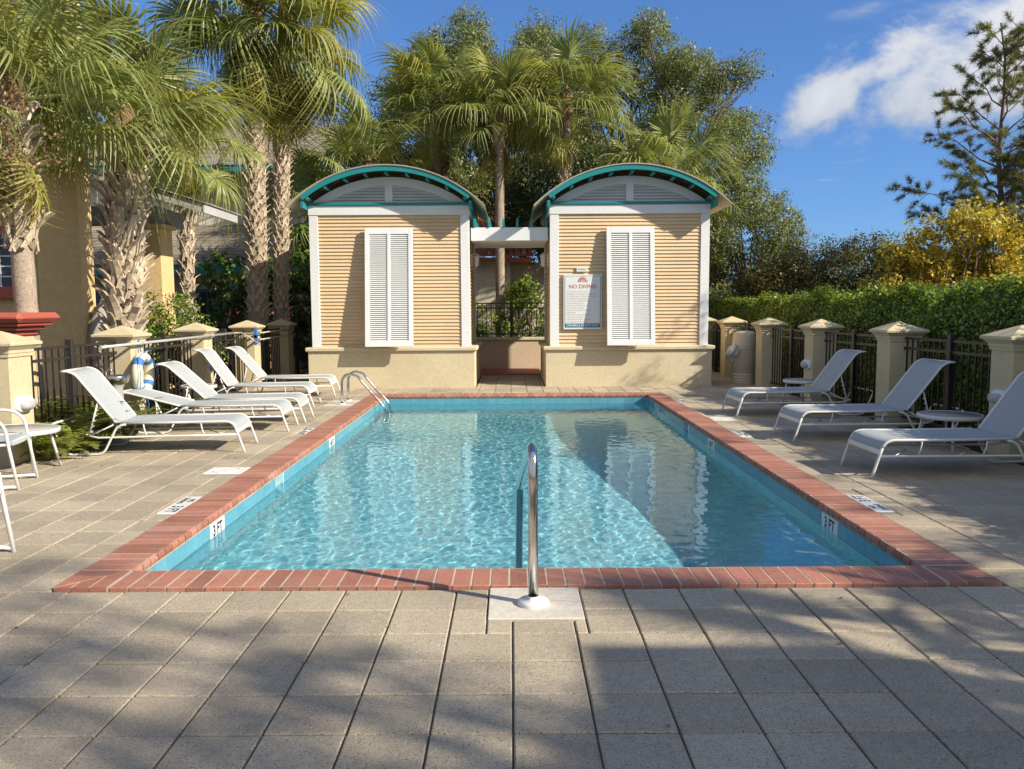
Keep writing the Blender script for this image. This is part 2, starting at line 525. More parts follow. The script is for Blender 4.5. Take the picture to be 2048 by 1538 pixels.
def link(name, data, parent=None, loc=None, rot=None):
    o = bpy.data.objects.new(name, data)
    COL.objects.link(o)
    if parent is not None:
        o.parent = parent
    if loc is not None:
        o.location = loc
    if rot is not None:
        o.rotation_euler = rot
    return o


def tag(o, label=None, cat=None, group=None, kind=None):
    if label:
        o['label'] = label
    if cat:
        o['category'] = cat
    if group:
        o['group'] = group
    if kind:
        o['kind'] = kind
    return o


def thing(name, label, cat, loc=(0, 0, 0), rz=0.0, group=None):
    o = link(name, None, None, loc, (0, 0, rz))
    o.empty_display_size = 0.2
    return tag(o, label, cat, group)


def np_mesh(name, verts, faces4, mat, smooth=False):
    """verts (N,3), faces (F,k) numpy arrays"""
    me = bpy.data.meshes.new(name)
    nv, nf, k = len(verts), len(faces4), faces4.shape[1]
    me.vertices.add(nv)
    me.vertices.foreach_set('co', np.ascontiguousarray(verts, dtype=np.float32).ravel())
    me.loops.add(nf * k)
    me.loops.foreach_set('vertex_index', np.ascontiguousarray(faces4, dtype=np.int32).ravel())
    me.polygons.add(nf)
    me.polygons.foreach_set('loop_start', np.arange(0, nf * k, k, dtype=np.int32))
    me.polygons.foreach_set('loop_total', np.full(nf, k, dtype=np.int32))
    if smooth:
        me.polygons.foreach_set('use_smooth', np.ones(nf, dtype=bool))
    me.update(calc_edges=True)
    me.materials.append(M[mat])
    return me


def leaf_cloud(pos, size, aspect, seed, normal=None, jitter=1.0, up_bias=0.0, fold=True):
    """one small diamond-shaped leaf (folded quad pair) per position"""
    g = np.random.default_rng(seed)
    n = len(pos)
    d = g.normal(size=(n, 3))
    d /= np.linalg.norm(d, axis=1)[:, None]
    nr = g.normal(size=(n, 3))
    if normal is not None:
        nr = nr * jitter + normal
    nr[:, 2] += up_bias
    nr /= np.linalg.norm(nr, axis=1)[:, None] + 1e-9
    d -= nr * np.sum(d * nr, axis=1)[:, None]
    d /= np.linalg.norm(d, axis=1)[:, None] + 1e-9
    s = np.cross(nr, d)
    L = size * g.uniform(0.65, 1.3, n)[:, None]
    W = L * aspect
    v = np.empty((n, 4, 3))
    v[:, 0] = pos - d * L * 0.5
    v[:, 1] = pos + s * W * 0.5 + nr * L * 0.10
    v[:, 2] = pos + d * L * 0.5
    v[:, 3] = pos - s * W * 0.5 + nr * L * 0.10
    f = np.arange(n * 4).reshape(n, 4)
    return v.reshape(-1, 3), f


def tube_np(mb, a, b, r0, r1, n=5, bend=0.1, seg=3):
    a, b = Vector(a), Vector(b)
    L = (b - a).length
    off = Vector((rnd.uniform(-1, 1), rnd.uniform(-1, 1), rnd.uniform(-0.3, 1))) * L * bend
    pts, rs = [], []
    for i in range(seg + 1):
        t = i / seg
        pts.append(a.lerp(b, t) + off * math.sin(t * PI))
        rs.append(r0 + (r1 - r0) * t)
    mb.tube(pts, rs, n)


def text_obj(name, body, size, mat, parent, loc, rot, align='CENTER', thick=0.0005, xscale=1.0, bold=0.0):
    cu = bpy.data.curves.new(name, 'FONT')
    cu.body = body
    cu.size = size
    cu.align_x = align
    cu.align_y = 'CENTER'
    cu.extrude = thick
    cu.offset = bold
    cu.resolution_u = 3
    tmp = bpy.data.objects.new(name + '_tmp', cu)
    COL.objects.link(tmp)
    dg = bpy.context.evaluated_depsgraph_get()
    me = bpy.data.meshes.new_from_object(tmp.evaluated_get(dg))
    bpy.data.objects.remove(tmp)
    bpy.data.curves.remove(cu)
    me.materials.clear()
    me.materials.append(M[mat])
    o = link(name, me, parent, loc, rot)
    o.scale = (xscale, 1, 1)
    return o


# ================================================================== SETTING
PX0, PX1, PY0, PY1 = -2.245, 2.425, 4.665, 14.34          # pool inside the coping
CW = 0.30                                               # coping depth
WATER_Z = -0.150

# ground sheet (with a hole for the pool)
g = MB()
BIG = 400
ox0, ox1, oy0, oy1 = PX0 - 0.05, PX1 + 0.05, PY0 - 0.05, PY1 + 0.05
GZ = -0.060
vs = [(-BIG, -BIG, GZ), (BIG, -BIG, GZ), (BIG, BIG, GZ), (-BIG, BIG, GZ), (ox0, oy0, GZ), (ox1, oy0, GZ), (ox1, oy1, GZ), (ox0, oy1, GZ)]
g.add(vs, [(0, 1, 5, 4), (1, 2, 6, 5), (2, 3, 7, 6), (3, 0, 4, 7)])
ground = g.build('ground', 'soil')
tag(ground, 'dark planted soil beyond the paved pool deck', None, kind='structure')

# deck: sand bed + pavers
DX0, DX1, DY0, DY1 = -5.03, 4.95, -1.5, 20.55
deck = link('pool_deck', None)
tag(deck, 'grey concrete paver deck around the swimming pool', None, kind='structure')
bed = MB()
hx0, hx1, hy0, hy1 = PX0 - CW + 0.02, PX1 + CW - 0.02, PY0 - CW + 0.02, PY1 + CW - 0.02
vs = [(DX0, DY0, -.012), (DX1, DY0, -.012), (DX1, DY1, -.012), (DX0, DY1, -.012), (hx0, hy0, -.012), (hx1, hy0, -.012), (hx1, hy1, -.012), (hx0, hy1, -.012)]
bed.add(vs, [(0, 1, 5, 4), (1, 2, 6, 5), (2, 3, 7, 6), (3, 0, 4, 7)])
bed.build('sand_bed', 'sand', deck)

PS = 0.305
GX, GY = 0.0, 4.04
SLAB = (-0.127, 0.366, 3.905, 4.362)                     # handrail footing slab
LID_L = (-2.93, -2.56, 7.55, 7.86)
LID_R = (2.765, 3.10, 11.0, 11.32)
MARKS_L = [(-2.71, -2.557, 6.05, 6.62), (-2.71, -2.557, 10.0, 10.5)]
MARKS_R = [(2.737, 2.89, 5.98, 6.52), (2.737, 2.89, 9.6, 10.1), (2.737, 2.89, 13.2, 13.7)]
LADDER_SLAB = (-3.02, -2.557, 12.95, 13.85)
cuts = [(PX0 - CW - .004, PX1 + CW + .004, PY0 - CW - .004, PY1 + CW + .004), SLAB, LID_L, LID_R, LADDER_SLAB] + MARKS_L + MARKS_R
cuts += [(-3.97, -.68, 16.02, 18.7), (.67, 3.93, 16.02, 18.7)]


def subtract(rects, c):
    out = []
    for (a, b, p, q) in rects:
        if c[0] >= b or c[1] <= a or c[2] >= q or c[3] <= p:
            out.append((a, b, p, q))
            continue
        if c[0] > a:
            out.append((a, c[0], p, q))
        if c[1] < b:
            out.append((c[1], b, p, q))
        m0, m1 = max(a, c[0]), min(b, c[1])
        if c[2] > p:
            out.append((m0, m1, p, c[2]))
        if c[3] < q:
            out.append((m0, m1, c[3], q))
    return out


pieces = []
ix0, ix1 = math.floor((DX0 - GX) / PS), math.ceil((DX1 - GX) / PS)
iy0, iy1 = math.floor((DY0 - GY) / PS), math.ceil((DY1 - GY) / PS)
for i in range(ix0, ix1):
    for j in range(iy0, iy1):
        r = [(max(GX + i * PS, DX0), min(GX + (i + 1) * PS, DX1), max(GY + j * PS, DY0), min(GY + (j + 1) * PS, DY1))]
        for c in cuts:
            r = subtract(r, c)
        for q in r:
            if q[1] - q[0] > 0.02 and q[3] - q[2] > 0.02:
                pieces.append(q)


def in_view(q):
    cx, cy = (q[0] + q[1]) / 2, (q[2] + q[3]) / 2
    return cy > 2.45 and abs(cx) < cy * 0.66 + 0.2


def paver_key(q):
    cx, cy = (q[0] + q[1]) / 2, (q[2] + q[3]) / 2
    return -((q[1] - q[0]) * (q[3] - q[2]) / max(cy, .5) ** 3)


vis = sorted([q for q in pieces if in_view(q)], key=paver_key)
solo = set(vis[:298])
paver_cache = {}
rest = MB()
for q in pieces:
    w, d = q[1] - q[0], q[3] - q[2]
    gap = 0.0040
    dz = rnd.uniform(-0.0015, 0.0015)
    tx, ty = rnd.uniform(-.0035, .0035), rnd.uniform(-.0035, .0035)
    mtx = Matrix.Translation(((q[0] + q[1]) / 2, (q[2] + q[3]) / 2, dz)) @ Euler((tx, ty, rnd.uniform(-.004, .004))).to_matrix().to_4x4()
    if q in solo:
        key = (round(w, 3), round(d, 3))
        if key not in paver_cache:
            paver_cache[key] = MB().box(-w / 2 + gap, w / 2 - gap, -d / 2 + gap, d / 2 - gap, -.045, 0, .0055).mesh('paver', 'paver')
        o = link('paver', paver_cache[key], deck)
        o.matrix_local = mtx
    else:
        b = .0035
        x0, x1, y0, y1 = -w / 2 + gap, w / 2 - gap, -d / 2 + gap, d / 2 - gap
        vs = [(x0, y0, -.03), (x1, y0, -.03), (x1, y1, -.03), (x0, y1, -.03), (x0, y0, -b), (x1, y0, -b), (x1, y1, -b), (x0, y1, -b),
              (x0 + b, y0 + b, 0), (x1 - b, y0 + b, 0), (x1 - b, y1 - b, 0), (x0 + b, y1 - b, 0)]
        fs = [(8, 9, 10, 11)]
        for k in range(4):
            k2 = (k + 1) % 4
            fs += [(k, k2, 4 + k2, 4 + k), (4 + k, 4 + k2, 8 + k2, 8 + k)]
        rest.add(vs, fs, mtx=mtx)
tag(rest.build('far_pavers', 'paver', deck), kind='stuff')


def slab_box(name, r, z, mat, parent, b=.004, base=-.045):
    return MB().box(r[0] + .004, r[1] - .004, r[2] + .004, r[3] - .004, base, z, b).build(name, mat, parent)


slab_box('footing_slab', SLAB, .004, 'slab', deck)
slab_box('footing_slab', LADDER_SLAB, .004, 'slab', deck)
for r in (LID_L, LID_R):
    lid = slab_box('skimmer_lid', r, .006, 'lid_white', deck)
    cx, cy = (r[0] + r[1]) / 2, (r[2] + r[3]) / 2
    ring = MB().lathe([(.118, .0062), (.118, .0085), (.125, .0085), (.125, .0062)], 28, (cx, cy, 0))
    ring.lathe([(.012, .0062), (.012, .009), (0.0, .009)], 10, (cx, cy, 0))
    ring.build('lid_ring', 'lid_white', lid)
for side, marks, rz in ((-1, MARKS_L, -PI / 2), (1, MARKS_R, PI / 2)):
    for k, r in enumerate(marks):
        mk = slab_box('depth_marker', r, .004, 'sign_white', deck)
        cx, cy = (r[0] + r[1]) / 2, (r[2] + r[3]) / 2
        s = 1 if side > 0 else -1
        num = ('3 FT', '4½FT', '5 FT')[k]
        text_obj('lettering', num, .125, 'ink', mk, (cx, cy + s * .145, .0048), (0, 0, rz), xscale=.85, bold=.002)
        text_obj('lettering', 'NO', .066, 'ink', mk, (cx - s * .032, cy - s * .13, .0048), (0, 0, rz), xscale=1.0, bold=.001)
        text_obj('lettering', 'DIVING', .060, 'ink', mk, (cx + s * .033, cy - s * .13, .0048), (0, 0, rz), xscale=1.0, bold=.001)

# pool shell
pool = link('swimming_pool', None)
tag(pool, 'rectangular swimming pool with red brick coping and blue tile band', None, kind='structure')


def floor_z(y):
    t = (y - PY0) / (PY1 - PY0)
    t = max(0.0, min(1.0, (t - .12) / .7))
    return -0.92 - 0.42 * t * t * (3 - 2 * t)


fl = MB()
NY, NX = 24, 4
vs, fs = [], []
for j in range(NY + 1):
    y = PY0 + (PY1 - PY0) * j / NY
    for i in range(NX + 1):
        vs.append((PX0 + (PX1 - PX0) * i / NX, y, floor_z(y)))
for j in range(NY):
    for i in range(NX):
        a = j * (NX + 1) + i
        fs.append((a, a + 1, a + NX + 2, a + NX + 1))
fl.add(vs, fs, True)
fl.build('floor', 'plaster', pool)
wl_ = MB()
SK_L, SK_R = (7.57, 7.84), (11.0, 11.3)
for x, sgn, sk in ((PX0, -1, SK_L), (PX1, 1, SK_R)):
    e = x + sgn * .25
    wl_.box(min(x, e), max(x, e), PY0 - .25, sk[0], -1.7, -.052)
    wl_.box(min(x, e), max(x, e), sk[1], PY1 + .25, -1.7, -.052)
    wl_.box(min(x, e), max(x, e), sk[0], sk[1], -1.7, -.30)
for y, sgn in ((PY0, -1), (PY1, 1)):
    e = y + sgn * .25
    wl_.box(PX0 - .001, PX1 + .001, min(y, e), max(y, e), -1.7, -.0525)
wl_.build('wall', 'plaster', pool)
for x, sgn, sk in ((PX0, -1, SK_L), (PX1, 1, SK_R)):      # skimmer mouths
    e = MB()
    xa, xb = x + sgn * .10, x + sgn * .11
    e.box(min(xa, xb), max(xa, xb), sk[0], sk[1], -.30, -.052)
    e.build('skimmer_mouth', 'dark_tile' if sgn > 0 else 'pool_tile', pool)

# waterline tiles: each one a piece
TS = .1524
tile_me = MB().box(-.004, .004, -TS / 2 + .0016, TS / 2 - .0016, -TS / 2 + .0016, TS / 2 - .0016, .0012).mesh('tile', 'pool_tile')
tz = -.047 - TS / 2
wall_marks = {-1: [(5.98, '3 FT'), (9.95, '4½ FT')], 1: [(5.95, '3 FT'), (9.62, '4½ FT'), (13.3, '5 FT')]}
for x, sgn, sk in ((PX0, -1, SK_L), (PX1, 1, SK_R)):
    n = int((PY1 - PY0) / TS)
    for j in range(n + 1):
        y = PY0 + TS * (j + .5)
        if y > PY1 - .03 or (sk[0] - .05 < y < sk[1] + .05):
            continue
        if any(abs(y - (my + .09)) < .15 for my, _ in wall_marks[sgn]):
            continue
        link('tile', tile_me, pool, (x - sgn * .002, y, tz + rnd.uniform(-.0008, .0008)), (rnd.uniform(-.004, .004), 0, 0))
    for my, txt in wall_marks[sgn]:
        ys = [PY0 + TS * (j + .5) for j in range(n + 1) if abs(PY0 + TS * (j + .5) - (my + .09)) < .15]
        a, b = min(ys) - TS / 2 + .002, max(ys) + TS / 2 - .002
        xa, xb = x - sgn * .008, x + sgn * .002
        mk = MB().box(min(xa, xb), max(xa, xb), a, b, tz - TS / 2 + .002, tz + TS / 2 - .002, .0012).build('depth_marker', 'sign_white', pool)
        rz = PI / 2 if sgn < 0 else -PI / 2
        text_obj('lettering', txt, .115 if len(txt) < 5 else .095, 'ink', mk, (x - sgn * .0088, (a + b) / 2, tz + .012), (PI / 2, 0, rz), xscale=.92 if len(txt) < 5 else .72, bold=.003)
for y, sgn in ((PY0, -1), (PY1, 1)):
    n = int((PX1 - PX0) / TS)
    for i in range(n + 1):
        x = PX0 + TS * (i + .5)
        if x > PX1 - .02:
            continue
        link('tile', tile_me, pool, (x, y - sgn * .002, tz + rnd.uniform(-.0008, .0008)), (0, 0, PI / 2))

# coping bricks with a rounded nose
BW = .1065
TOP = .016


def brick_mesh(w):
    r = .026
    prof = [(CW, TOP - .05), (CW, TOP - .004), (CW - .004, TOP)]
    for k in range(5):
        a = PI / 2 + k * PI / 2 / 4
        prof.append((r * .9 + math.cos(a) * r - .012, TOP - r + math.sin(a) * r))
    prof += [(-.012, TOP - .045), (-.010, TOP - .05)]
    return MB().prism(prof, 'y', -w / 2, w / 2).mesh('brick', 'brick')


bm_std = brick_mesh(BW - .013)
mort = MB()
mort.box(PX0 - CW + .006, PX0 - .002, PY0 - CW + .006, PY1 + CW - .006, -.05, TOP - .0018)
mort.box(PX1 + .002, PX1 + CW - .006, PY0 - CW + .006, PY1 + CW - .006, -.05, TOP - .0018)
mort.box(PX0 - .002, PX1 + .002, PY0 - CW + .006, PY0 - .002, -.05, TOP - .0019)
mort.box(PX0 - .002, PX1 + .002, PY1 + .002, PY1 + CW - .006, -.05, TOP - .0019)
mort.build('mortar_bed', 'mortar', pool)


def run_of_bricks(a0, a1, place):
    n = round((a1 - a0) / BW)
    w = (a1 - a0) / n
    for k in range(n):
        c = a0 + w * (k + .5)
        place(c)


jz = lambda: rnd.uniform(-.0012, .0012)
jr = lambda: rnd.uniform(-.008, .008)
run_of_bricks(PX0 + .01, PX1 - .01, lambda c: link('brick', bm_std, pool, (c, PY0, jz()), (0, 0, -PI / 2 + jr())))
run_of_bricks(PX0 + .01, PX1 - .01, lambda c: link('brick', bm_std, pool, (c, PY1, jz()), (0, 0, PI / 2 + jr())))
run_of_bricks(PY0 + .01, PY1 - .01, lambda c: link('brick', bm_std, pool, (PX0, c, jz()), (0, 0, PI + jr())))
run_of_bricks(PY0 + .01, PY1 - .01, lambda c: link('brick', bm_std, pool, (PX1, c, jz()), (0, 0, jr())))
# mitred corner bricks


def clip_half(poly, a, b, c):
    out = []
    for i in range(len(poly)):
        p, q = poly[i], poly[(i + 1) % len(poly)]
        fp, fq = a * p[0] + b * p[1] - c, a * q[0] + b * q[1] - c
        if fp >= 0:
            out.append(p)
        if (fp >= 0) != (fq >= 0):
            t = fp / (fp - fq)
            out.append((p[0] + (q[0] - p[0]) * t, p[1] + (q[1] - p[1]) * t))
    return out


for (cx, cy, sx_, sy_) in ((PX0, PY0, -1, -1), (PX1, PY0, 1, -1), (PX1, PY1, 1, 1), (PX0, PY1, -1, 1)):
    for k in range(3):
        a, b = k * .1 + .005, (k + 1) * .1 - .005
        for swap in (0, 1):
            poly = clip_half([(a, 0), (b, 0), (b, CW), (a, CW)], -1, 1, .005)
            if len(poly) < 3:
                continue
            pts = [((p[1], p[0]) if swap else p) for p in poly]
            pts = [(cx + sx_ * p[0], cy + sy_ * p[1]) for p in pts]
            dz = jz()
            MB().prism(pts, 'z', TOP - .05 + dz, TOP + dz).build('brick', 'brick', pool)

# water
RIPPLE = .0009
g_ = np.random.default_rng(5)
NXW, NYW = 350, 730
xs, ys = np.linspace(PX0, PX1, NXW + 1), np.linspace(PY0, PY1, NYW + 1)
XX, YY = np.meshgrid(xs, ys)
ZZ = np.full_like(XX, WATER_Z)
for k in range(110):
    lam = 10 ** g_.uniform(-1.26, -.55)
    th = g_.uniform(0, 2 * PI)
    ZZ += RIPPLE * lam ** 1.15 * np.sin((XX * np.cos(th) + YY * np.sin(th)) * 2 * PI / lam + g_.uniform(0, 6.28)) * .5
idx = np.arange((NXW + 1) * (NYW + 1)).reshape(NYW + 1, NXW + 1)
F_ = np.stack([idx[:-1, :-1], idx[:-1, 1:], idx[1:, 1:], idx[1:, :-1]], -1).reshape(-1, 4)
wme = np_mesh('water', np.stack([XX, YY, ZZ], -1).reshape(-1, 3), F_, 'water', True)
water = link('water', wme)
tag(water, 'clear rippled turquoise water filling the swimming pool', None, kind='structure')


# ================================================================== POOL HOUSES
def arc_band(r0, r1, half, cx, zc, y0, y1, n=36, z_min=None):
    """solid arc between radii r0<r1 in the xz plane, |x - cx| limited by half (at r1)"""
    a1 = math.asin(min(.999, half / r1))
    outer = [(cx + r1 * math.sin(-a1 + 2 * a1 * k / n), zc + r1 * math.cos(-a1 + 2 * a1 * k / n)) for k in range(n + 1)]
    inner = [(cx + r0 * math.sin(-a1 + 2 * a1 * k / n), zc + r0 * math.cos(-a1 + 2 * a1 * k / n)) for k in range(n + 1)]
    mb = MB()
    vs, fs = [], []
    for y in (y0, y1):
        vs += [(p[0], y, p[1]) for p in outer] + [(p[0], y, p[1]) for p in inner]
    m = n + 1
    for k in range(n):
        fs.append((k, k + 1, m + k + 1, m + k))
        fs.append((2 * m + k, 3 * m + k, 3 * m + k + 1, 2 * m + k + 1))
        fs.append((k, 2 * m + k, 2 * m + k + 1, k + 1))
        fs.append((m + k, m + k + 1, 3 * m + k + 1, 3 * m + k))
    fs.append((0, m, 3 * m, 2 * m))
    fs.append((n, 2 * m + n, 3 * m + n, m + n))
    mb.add(vs, fs)
    return mb


YF, YB = 16.0, 18.72
ZC, RO = 1.57, 2.70
board_cache = {}


def pool_house(cx, label):
    h = thing('pool_house', label, 'pool house', (cx, YF, 0))
    bw, zs = 1.56, 3.37
    D = YB - YF
    MB().box(-1.645, 1.645, 0, D, -.04, .715, .006).build('plinth', 'stucco', h)
    p = MB()
    prof = [(-.055, .72), (-.062, .735), (-.062, .775), (-.05, .795), (.1, .80), (.1, .71), (-.03, .71)]
    p.box(-1.695, 1.695, -.05, D + .05, .716, .80, .018)
    p.build('plinth_cap', 'stucco', h)
    MB().box(-1.52, 1.52, .062, D - .05, .80, 3.56).build('wall', 'lap', h)
    # siding boards, each a piece
    n, pitch = 37, (zs - .80) / 37
    if 'front' not in board_cache:
        prof = [(.022, 0), (.026, .006), (.048, pitch + .004), (.062, pitch + .004), (.062, 0)]
        board_cache['front'] = MB().prism(prof, 'x', -1.40, 1.40).mesh('siding_board', 'lap')
    for k in range(n):
        link('siding_board', board_cache['front'], h, (0, rnd.uniform(-.0012, .0012), .80 + k * pitch))
    side = MB()
    for s in (-1, 1):
        for k in range(n):
            z = .80 + k * pitch
            side.prism([(s * 1.535, z), (s * 1.553, z), (s * 1.531, z + pitch), (s * 1.52, z + pitch)], 'y', .10, D - .16)
    tag(side.build('side_siding', 'lap', h), kind='stuff')
    for s in (-1, 1):
        a, b = sorted((s * 1.39, s * bw))
        MB().box(a, b, .008, .15, .801, zs, .004).build('corner_post', 'white_paint', h)
        MB().box(a, b, D - .20, D - .03, .801, zs, .004).build('corner_post', 'white_paint', h)
        a, b = sorted((s * 1.50, s * 1.585))
        MB().box(a, b, .10, D - .05, zs + .003, 3.55, .004).build('side_header', 'white_paint', h)
        a, b = sorted((s * 1.57, s * 1.63))
        MB().box(a, b, -.33, D + .30, 3.47, 3.60, .004).build('side_beam', 'teal', h)
    MB().box(-1.57, 1.57, -.004, .12, zs + .002, 3.552, .004).build('header_beam', 'white_paint', h)
    MB().box(-1.59, 1.59, -.035, .12, 3.556, 3.605, .004).build('trim_strip', 'teal', h)
    # tympanum with two louvred quarters
    RT, RI = 2.53, 2.375
    z0 = 3.606
    arc_band(RI, RT, 1.545, 0, ZC, .03, .10, 40).build('arch_frame', 'white_paint', h)
    MB().box(-.075, .075, .032, .10, z0, ZC + RI + .02, .004).build('mullion', 'white_paint', h)
    k = MB()
    a1 = math.acos((z0 - ZC) / 2.5)
    pts = [(2.5 * math.sin(-a1 + 2 * a1 * i / 30), ZC + 2.5 * math.cos(-a1 + 2 * a1 * i / 30)) for i in range(31)]
    k.prism(pts, 'y', .101, .14)
    k.build('backing_board', 'grey_wood', h)
    for s in (-1, 1):
        z = z0 + .004
        while z < ZC + RI - .035:
            w = math.sqrt(max(.001, (RI + .03) ** 2 - (z + .03 - ZC) ** 2))
            if w > .10:
                a, b = sorted((s * .07, s * w))
                MB().prism([(.052, z), (.058, z - .004), (.10, z + .050), (.094, z + .054)], 'x', a, b).build('louvre_slat', 'white_paint', h)
            z += .058
    # roof
    arc_band(RO - .020, RO, 1.89, 0, ZC, -.42, D + .55, 48).build('roof', 'roof_metal', h)
    arc_band(RO - .028, RO - .0215, 1.87, 0, ZC, -.40, D + .52, 40).build('soffit', 'soffit', h)
    arc_band(RO - .118, RO - .030, 1.62, 0, ZC, -.40, -.35, 40).build('fascia', 'teal', h)
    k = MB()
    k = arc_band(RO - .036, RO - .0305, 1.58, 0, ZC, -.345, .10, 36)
    k.build('eave_shade_sheet', 'eave_shade', h)  # black sheet below the cream soffit paints the shade between purlins
    amax = math.asin(1.52 / 2.6)
    for i in range(9):
        a = -amax + 2 * amax * i / 8
        mtx = Matrix.Translation((0, 0, ZC)) @ Matrix.Rotation(a, 4, 'Y')
        MB().box(-.028, .028, -.348, .03, RO - .155, RO - .038, .004, mtx).build('purlin', 'teal', h)
    # tilted louvred shutter hung at its top edge
    zt, zb, sw = 3.11, .815, .465
    tilt = math.atan2(.235, zt - zb)
    L = math.hypot(.235, zt - zb)
    mtx = Matrix.Translation((0, -.012, zt)) @ Matrix.Rotation(-tilt, 4, 'X')
    f = MB()
    T = .055
    y0, y1 = -T, 0.0
    f.box(-sw, -sw + .085, y0, y1, -L, 0, .004, mtx)
    f.box(sw - .085, sw, y0, y1, -L, 0, .004, mtx)
    f.box(-.028, .028, y0, y1, -L + .12, -.12, .003, mtx)
    f.box(-sw + .0855, sw - .0855, y0, y1, -.12, -.001, .003, mtx)
    f.box(-sw + .0855, sw - .0855, y0, y1, -L + .001, -L + .12, .003, mtx)
    f.box(-sw + .02, sw - .02, y1 - .006, y1 - .002, -L + .02, -.02, 0, mtx)
    sh = f.build('shutter', 'white_paint', h)
    for s in (-1, 1):
        sl = MB()
        a, b = (-.380, -.028) if s < 0 else (.028, .380)
        zz = -.125
        while zz > -L + .13:
            sl.prism([(-.050, zz - .034), (-.046, zz - .037), (-.012, zz), (-.016, zz + .003)], 'x', a, b, mtx=mtx)
            zz -= .0392
        tag(sl.build('shutter_slats', 'white_paint', sh), kind='stuff')
    # arms that hold the shutter out at its foot
    for s in (-1, 1):
        a = MB().tube([(s * .40, .03, 1.25), (s * .40, -.20, .95)], .009, 6)
        a.build('stay_arm', 'white_paint', h)
    return h


HL = pool_house(-2.36, 'tan lap-sided pool house with arched roof, nearer the ladder, no sign on its wall')
HR = pool_house(2.335, 'tan lap-sided pool house with arched roof that carries the no diving sign')

# pergola between the two houses
pg = thing('pergola', 'white beam and soffit with teal rafters bridging the two arched houses', 'pergola', (0, 16.2, 2.88))
MB().box(-.775, .75, 0, .12, 0, .26, .006).build('beam', 'white_paint', pg)
for k in range(7):
    y = .124 + k * .245
    MB().box(-.775, .75, y, y + .24, .02 + (k % 2) * .002, .05, .004).build('soffit_board', 'white_paint', pg)
MB().box(-.775, .75, 1.845, 1.95, 0, .24, .006).build('beam', 'white_paint', pg)
for k in range(6):
    x = -.70 + k * .282
    MB().prism([(-.02, .265), (-.02, .36), (.04, .44), (2.3, .44), (2.3, .265)], 'x', x - .02, x + .02).build('rafter', 'teal', pg)

# low wall, step and railing at the back of the passage
tag(MB().box(-.74, .72, 18.8, 20.52, -.04, .035, .006).build('landing_step', 'red_cap'), 'flat red painted landing in the passage between the houses', 'step')
lw = thing('low_wall', 'low pinkish stucco wall closing the passage between the arched houses', 'wall', (0, 20.6, 0))
MB().box(-4.6, 4.5, 0, .22, -.04, .74, .006).build('wall', 'pink_stucco', lw)
MB().box(-4.6, 4.5, -.035, .255, .742, .82, .012).build('wall_cap', 'stucco', lw)


def picket_mesh(h):
    return MB().box(-.0085, .0085, -.0085, .0085, 0, h).mesh('picket', 'black_metal')


pick_low = picket_mesh(.76)
rf = thing('iron_railing', 'black railing standing on the low wall at the back of the passage', 'railing', (0, 20.71, .82))
for z in (.08, .74, .86):
    MB().box(-2.2, 2.2, -.014, .014, z - .014, z + .014).build('rail', 'black_metal', rf)
for x in (-2.0, 0.02, 2.0):
    MB().box(x - .035, x + .035, -.035, .035, 0, .90, .005).build('post', 'black_metal', rf)
x = -.84
while x < .9:
    if abs(x - .02) > .06:
        link('picket', pick_low, rf, (x, 0, .08))
    x += .115


# ================================================================== PILLARS AND FENCES
def sq_lathe(prof, c=(0, 0)):
    mb = MB()
    vs, fs = [], []
    for (h_, z) in prof:
        vs += [(c[0] - h_, c[1] - h_, z), (c[0] + h_, c[1] - h_, z), (c[0] + h_, c[1] + h_, z), (c[0] - h_, c[1] + h_, z)]
    for i in range(len(prof) - 1):
        for k in range(4):
            k2 = (k + 1) % 4
            fs.append((i * 4 + k, i * 4 + k2, i * 4 + 4 + k2, i * 4 + 4 + k))
    fs.append((0, 3, 2, 1))
    m = (len(prof) - 1) * 4
    fs.append((m, m + 1, m + 2, m + 3))
    return mb.add(vs, fs)


shaft_me = sq_lathe([(.186, -.05), (.19, -.04), (.19, 1.10)]).mesh('shaft', 'pillar')
cap_me = sq_lathe([(.19, 1.085), (.204, 1.087), (.206, 1.12), (.214, 1.125), (.216, 1.155), (.228, 1.165), (.262, 1.198), (.274, 1.204),
                   (.276, 1.228), (.270, 1.234), (.01, 1.345)]).mesh('cap', 'pillar')


def pillar(x, y, label, rz=0.0):
    p = thing('pillar', label, 'pillar', (x, y, 0), rz, 'stucco fence pillars round the pool')
    link('shaft', shaft_me, p)
    link('cap', cap_me, p)
    return p


LP = [(-5.19, 8.24), (-5.19, 10.84), (-5.19, 13.39), (-5.17, 15.94), (-5.13, 18.2), (-5.13, 20.7)]
RP = [(5.23, 8.29), (5.16, 10.79), (5.08, 13.29), (5.00, 15.7), (4.94, 18.14), (4.90, 20.6)]
LPL = ['yellow pillar with a white wall light behind the small table and white chair, cut by the photo edge',
       'yellow pillar with the life ring hanging on it',
       'yellow pillar behind the loungers carrying the middle of the long rescue pole',
       'yellow pillar behind the farthest white lounger with brushes hooked on it',
       'shaded yellow pillar behind the hanging brush poles',
       'yellow pillar half hidden by the arched house beside the brush poles']
RPL = ['yellow pillar with a white wall light behind the round table, cut by the right photo edge',
       'yellow pillar with pale sloping cap between the two loungers below the hedge',
       'yellow pillar with a white wall light behind the farthest lounger below the hedge',
       'yellow pillar standing just in front of the trash bin',
       'yellow pillar standing just behind the trash bin with the white bag',
       'yellow pillar half hidden by the sign-bearing house']
for (x, y), l in zip(LP, LPL):
    pillar(x, y, l)
for (x, y), l in zip(RP, RPL):
    pillar(x, y, l)

pick_me = picket_mesh(1.03)


